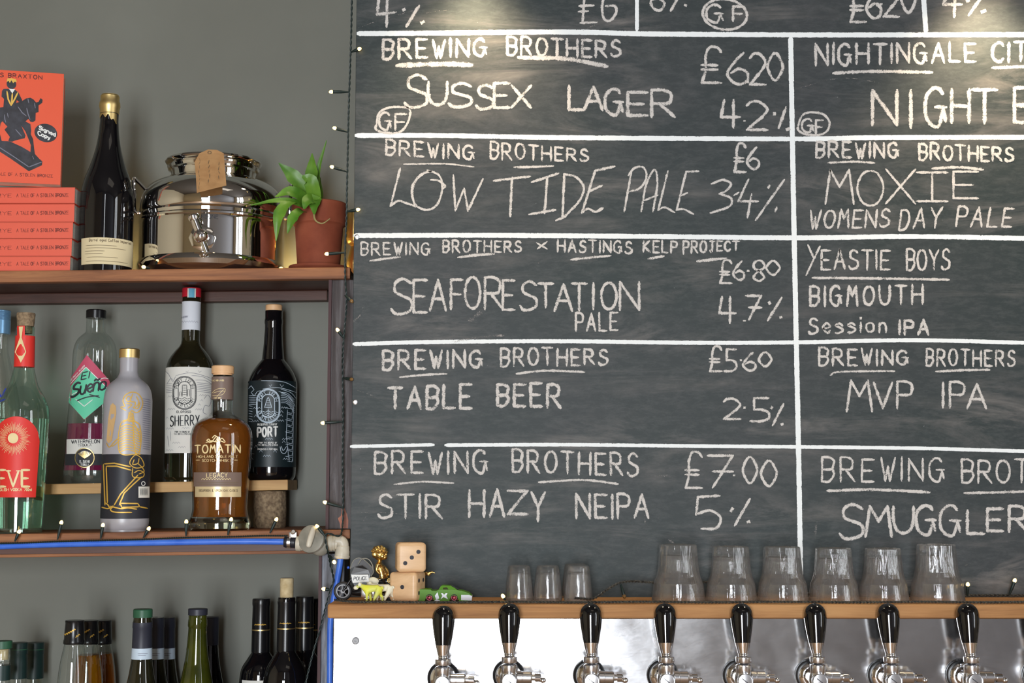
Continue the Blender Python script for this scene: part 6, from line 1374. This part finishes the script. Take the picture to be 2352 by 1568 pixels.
ob('side_pod', ball(q(856, 1336, -0.006), 0.0095, 1.1, 0.5, 0.8, 18), M_toywhite, mo, label='cream side pod')

# green toy pickup car
cY = -0.088
ck_ = SC(1360, cY)
car = thing('toy_car', 'green toy pickup car with pink-rimmed wheels beside the dice', 'toy', (W(1020, 1370, cY).x, cY, LZT))
def ext(px, y0, y1, tuck=0.0):
    """side outline extruded between two depths; the upper part narrows by tuck"""
    n = len(px); V = []
    for d in (y0, y1):
        for (x, y) in px:
            p = W(x, y, cY); t_ = tuck*max(0, (1360-y)/18); p.y = cY+(d)*(1-t_); V.append(p)
    T = tessellate_polygon([[Vector((p[0], p[1], 0)) for p in px]])
    Fc = [tuple(t) for t in T]+[tuple(i+n for i in reversed(t)) for t in T]+[(i, (i+1) % n, (i+1) % n+n, i+n) for i in range(n)]
    return V, Fc
body = [(962, 1353), (966, 1351), (990, 1352), (993, 1355), (1004, 1355), (1010, 1352), (1040, 1352), (1062, 1355), (1077, 1360), (1084, 1366), (1083, 1377), (1056, 1379), (1053, 1373), (1049, 1367), (1043, 1365), (1037, 1368), (1034, 1374), (1033, 1379), (1000, 1379), (997, 1373), (993, 1367), (987, 1365), (981, 1368), (978, 1374), (977, 1378), (962, 1377)]
ob('body', ext(body, -0.0150, 0.0150, 0.05), M_carg, car, smooth=False)
ob('cab', ext([(1008, 1353), (1013, 1345), (1017, 1343), (1036, 1344), (1044, 1348), (1054, 1355)], -0.0135, 0.0135, 0.22), M_carg, car, smooth=False)
ob('side_window', ext([(1019, 1353), (1018, 1348), (1027, 1347), (1032, 1353)], -0.01365, 0.01365, 0.20), M_carglass, car, smooth=False)
wsn = [W(1036, 1344.2, cY), W(1054, 1354, cY)]
V_ = [Vector((wsn[0].x+0.0006, cY-0.0092, wsn[0].z+0.0003)), Vector((wsn[0].x+0.0006, cY+0.0092, wsn[0].z+0.0003)), Vector((wsn[1].x, cY+0.0122, wsn[1].z+0.0004)), Vector((wsn[1].x, cY-0.0122, wsn[1].z+0.0004))]
ob('windscreen', (V_, [(0, 1, 2, 3)]), M_carglass, car, smooth=False)
ob('front_bumper', ext([(1060, 1364), (1078, 1364), (1085, 1367), (1084, 1377), (1060, 1376)], -0.0153, 0.0153, 0.0), M_silver, car, smooth=False)
CP = lambda x, y, e=0: Vector((W(x, y, cY).x, cY-0.0154-e, W(x, y, cY).z))
ob('side_stripe', merge(poly([(1003, 1375), (1000, 1366), (1006, 1358), (1010, 1372)], CP, 0.0002), poly([(1014, 1360), (1018, 1360), (1021, 1364), (1025, 1360), (1029, 1360), (1026, 1366), (1030, 1374), (1020, 1369), (1013, 1374), (1017, 1366)], CP, 0.0002), poly([(998, 1378), (1004, 1374), (1012, 1377), (1010, 1379)], CP, 0.0002)), M_silver, car, smooth=False)
for (wx_, wy) in ((987.5, 1372), (1044, 1372)):
    for sd in (-1, 1):
        r_ = 8.6*ck_; c = W(wx_, 1372, cY); c.y = cY+sd*0.0128; c.z = LZT+r_
        wheel(c, r_, 0.0055, car, M_pinkrim, spokes=5, rimr=0.74, dirv=(0, sd, 0))

# ================================================================== BEER TAPS
def tap(cx, first_label):
    """tap built for image column cx"""
    YK, YFr, YN, YC_ = -0.178, -0.193, -0.190, -0.209
    X = W(cx, 1450, YK).x
    t = thing('beer_tap', first_label, 'beer tap', (X, YP, W(cx, 1560, YP).z), 'beer taps along the steel panel')
    zz_ = lambda y, Y: W(cx, y, Y).z
    kk = SC(1430, YK)
    P = [(0.00001, 1384.5), (7, 1385.5), (14, 1389), (20, 1395), (24, 1402), (25.8, 1410), (25.6, 1420), (23.5, 1440), (20, 1462), (17.6, 1476)]
    P = smoothprof(P, 3)
    top, bot = Vector((X, YK+0.002, zz_(1385, YK))), Vector((X, YK-0.006, zz_(1476, YK-0.006)))
    d = (top-bot).normalized(); Lh = (top-bot).length
    ob('handle', latheW(0, 0, [(max(1e-5, r*kk), Lh*(1476-y)/(1476-1384.5)) for r, y in P], 40, ax=axm(bot, d)), M_gloss, t)
    b2 = bot-d*0.0165
    ob('ferrule', latheW(0, 0, [(0.0112, 0.0165), (0.0114, 0.016), (0.0078, 0.0012), (0.0058, 0.0)], 32, ax=axm(b2, d)), M_chrome, t)
    ob('neck_ball', merge(ball(b2-d*0.0010, 0.0078, 1, 1, 0.62, 20), rod(b2-d*0.024, b2, 0.0040)), M_chrome, t)
    n0 = Vector((X, YN, zz_(1521, YN)))
    ob('lock_nut', latheW(0, 0, [(0.004, 0), (0.0112, 0.0), (0.0118, 0.0012), (0.0118, 0.0078), (0.0110, 0.0088), (0.004, 0.0088)], 40, ax=axm(n0, (0, 0, 1))), M_satin, t)
    n1 = Vector((X, YN, zz_(1546, YN)))
    ob('bonnet_nut', latheW(0, 0, [(0.008, 0), (0.0112, 0.0), (0.0118, 0.001), (0.0118, 0.0120), (0.0102, 0.0135), (0.006, 0.0150), (0.004, 0.0150)], 40, ax=axm(n1, (0, 0, 1))), M_satin, t)
    cz = zz_(1562, YN); c = Vector((X, YN, cz))
    ob('tap_body', merge(latheW(0, 0, [(0.0100, 0.016), (0.0130, 0.008), (0.0140, 0), (0.0128, -0.012), (0.0095, -0.020), (0.0080, -0.024), (0.0076, -0.070), (0.0070, -0.072), (0.0055, -0.072)], 36, ax=Matrix.Translation(c)), rod(c, Vector((X, YP-0.004, cz)), 0.0110)), M_chrome, t, label='chrome tap body and spout')
    fc = Vector((X, YC_+0.004, cz+0.0006))
    ob('front_cap', disc(fc, (0, -1, 0), [(0.0118, -0.006), (0.0118, 0.002), (0.0108, 0.0042), (0.0098, 0.0044), (0.0096, 0.0030), (0.006, 0.0034), (0.00001, 0.0036)], 36), M_satin, t)
    ob('cap_slot', box(fc.x-0.0072, fc.x+0.0072, fc.y-0.0041, fc.y-0.0034, fc.z-0.0006, fc.z+0.0006, 0, rot=Matrix.Rotation(math.radians(38 if int(cx) % 2 else -20), 4, 'Y')), M_ink, t, smooth=False)
    a0_ = Vector((X+0.008, YN+0.004, cz+0.0040)); dx = Vector((1, 0.05, -0.02)).normalized()
    ob('flow_arm', disc(a0_, dx, [(0.0095, 0), (0.0095, 0.010), (0.0088, 0.0104), (0.0088, 0.0115), (0.0093, 0.012), (0.0093, 0.0235), (0.0080, 0.0255), (0.0048, 0.026), (0.0048, 0.033)], 32), M_satin, t, label='flow control arm')
    e_ = a0_+dx*0.033
    ob('flow_lever', merge(disc(e_, dx, [(0.0062, -0.003), (0.0062, 0.005), (0.004, 0.0065), (0.00001, 0.007)], 20), ball(e_+dx*0.009+Vector((0, -0.002, -0.0035)), 0.0042, 1.2, 1, 1, 14)), M_chrome, t)
    f0 = Vector((X-0.0012, YP, cz+0.0015))
    ob('flange_collar', disc(f0, (0, -1, 0), [(0.0195, 0), (0.0240, 0.0), (0.0248, 0.003), (0.0238, 0.007), (0.0205, 0.0085), (0.0195, 0.0085)], 48), M_blackplastic, t, label='black rubber collar')
    ob('flange', disc(f0, (0, -1, 0), [(0.00001, 0), (0.0196, 0), (0.0196, 0.0088), (0.0175, 0.0105), (0.0135, 0.0115), (0.0120, 0.020), (0.00001, 0.020)], 48), M_chrome, t)
    return t, X
cols = [1018.5, 1170, 1357, 1528, 1704, 1873, 2041, 2223.5, 2402]
labs = ['leftmost black-handled chrome beer tap, nearest the panel screw', 'second black-handled beer tap from the left', 'third black-handled beer tap from the left', 'fourth black-handled beer tap from the left, under the first tumbler', 'fifth black-handled beer tap from the left', 'sixth black-handled beer tap from the left', 'seventh black-handled beer tap from the left', 'black-handled beer tap farthest right with its handle in view', 'beer tap cut off by the right picture edge, only its collar showing']
t0_, X0_ = tap(cols[2], labs[2]); ROOTX = t0_.location.copy()
for i, cx_ in enumerate(cols):
    if i == 2: continue
    cpy = copy_tree(t0_, label=labs[i]); cpy.location = ROOTX + Vector((W(cx_, 1450, -0.178).x-X0_, 0, -0.0036 if i == 0 else 0))
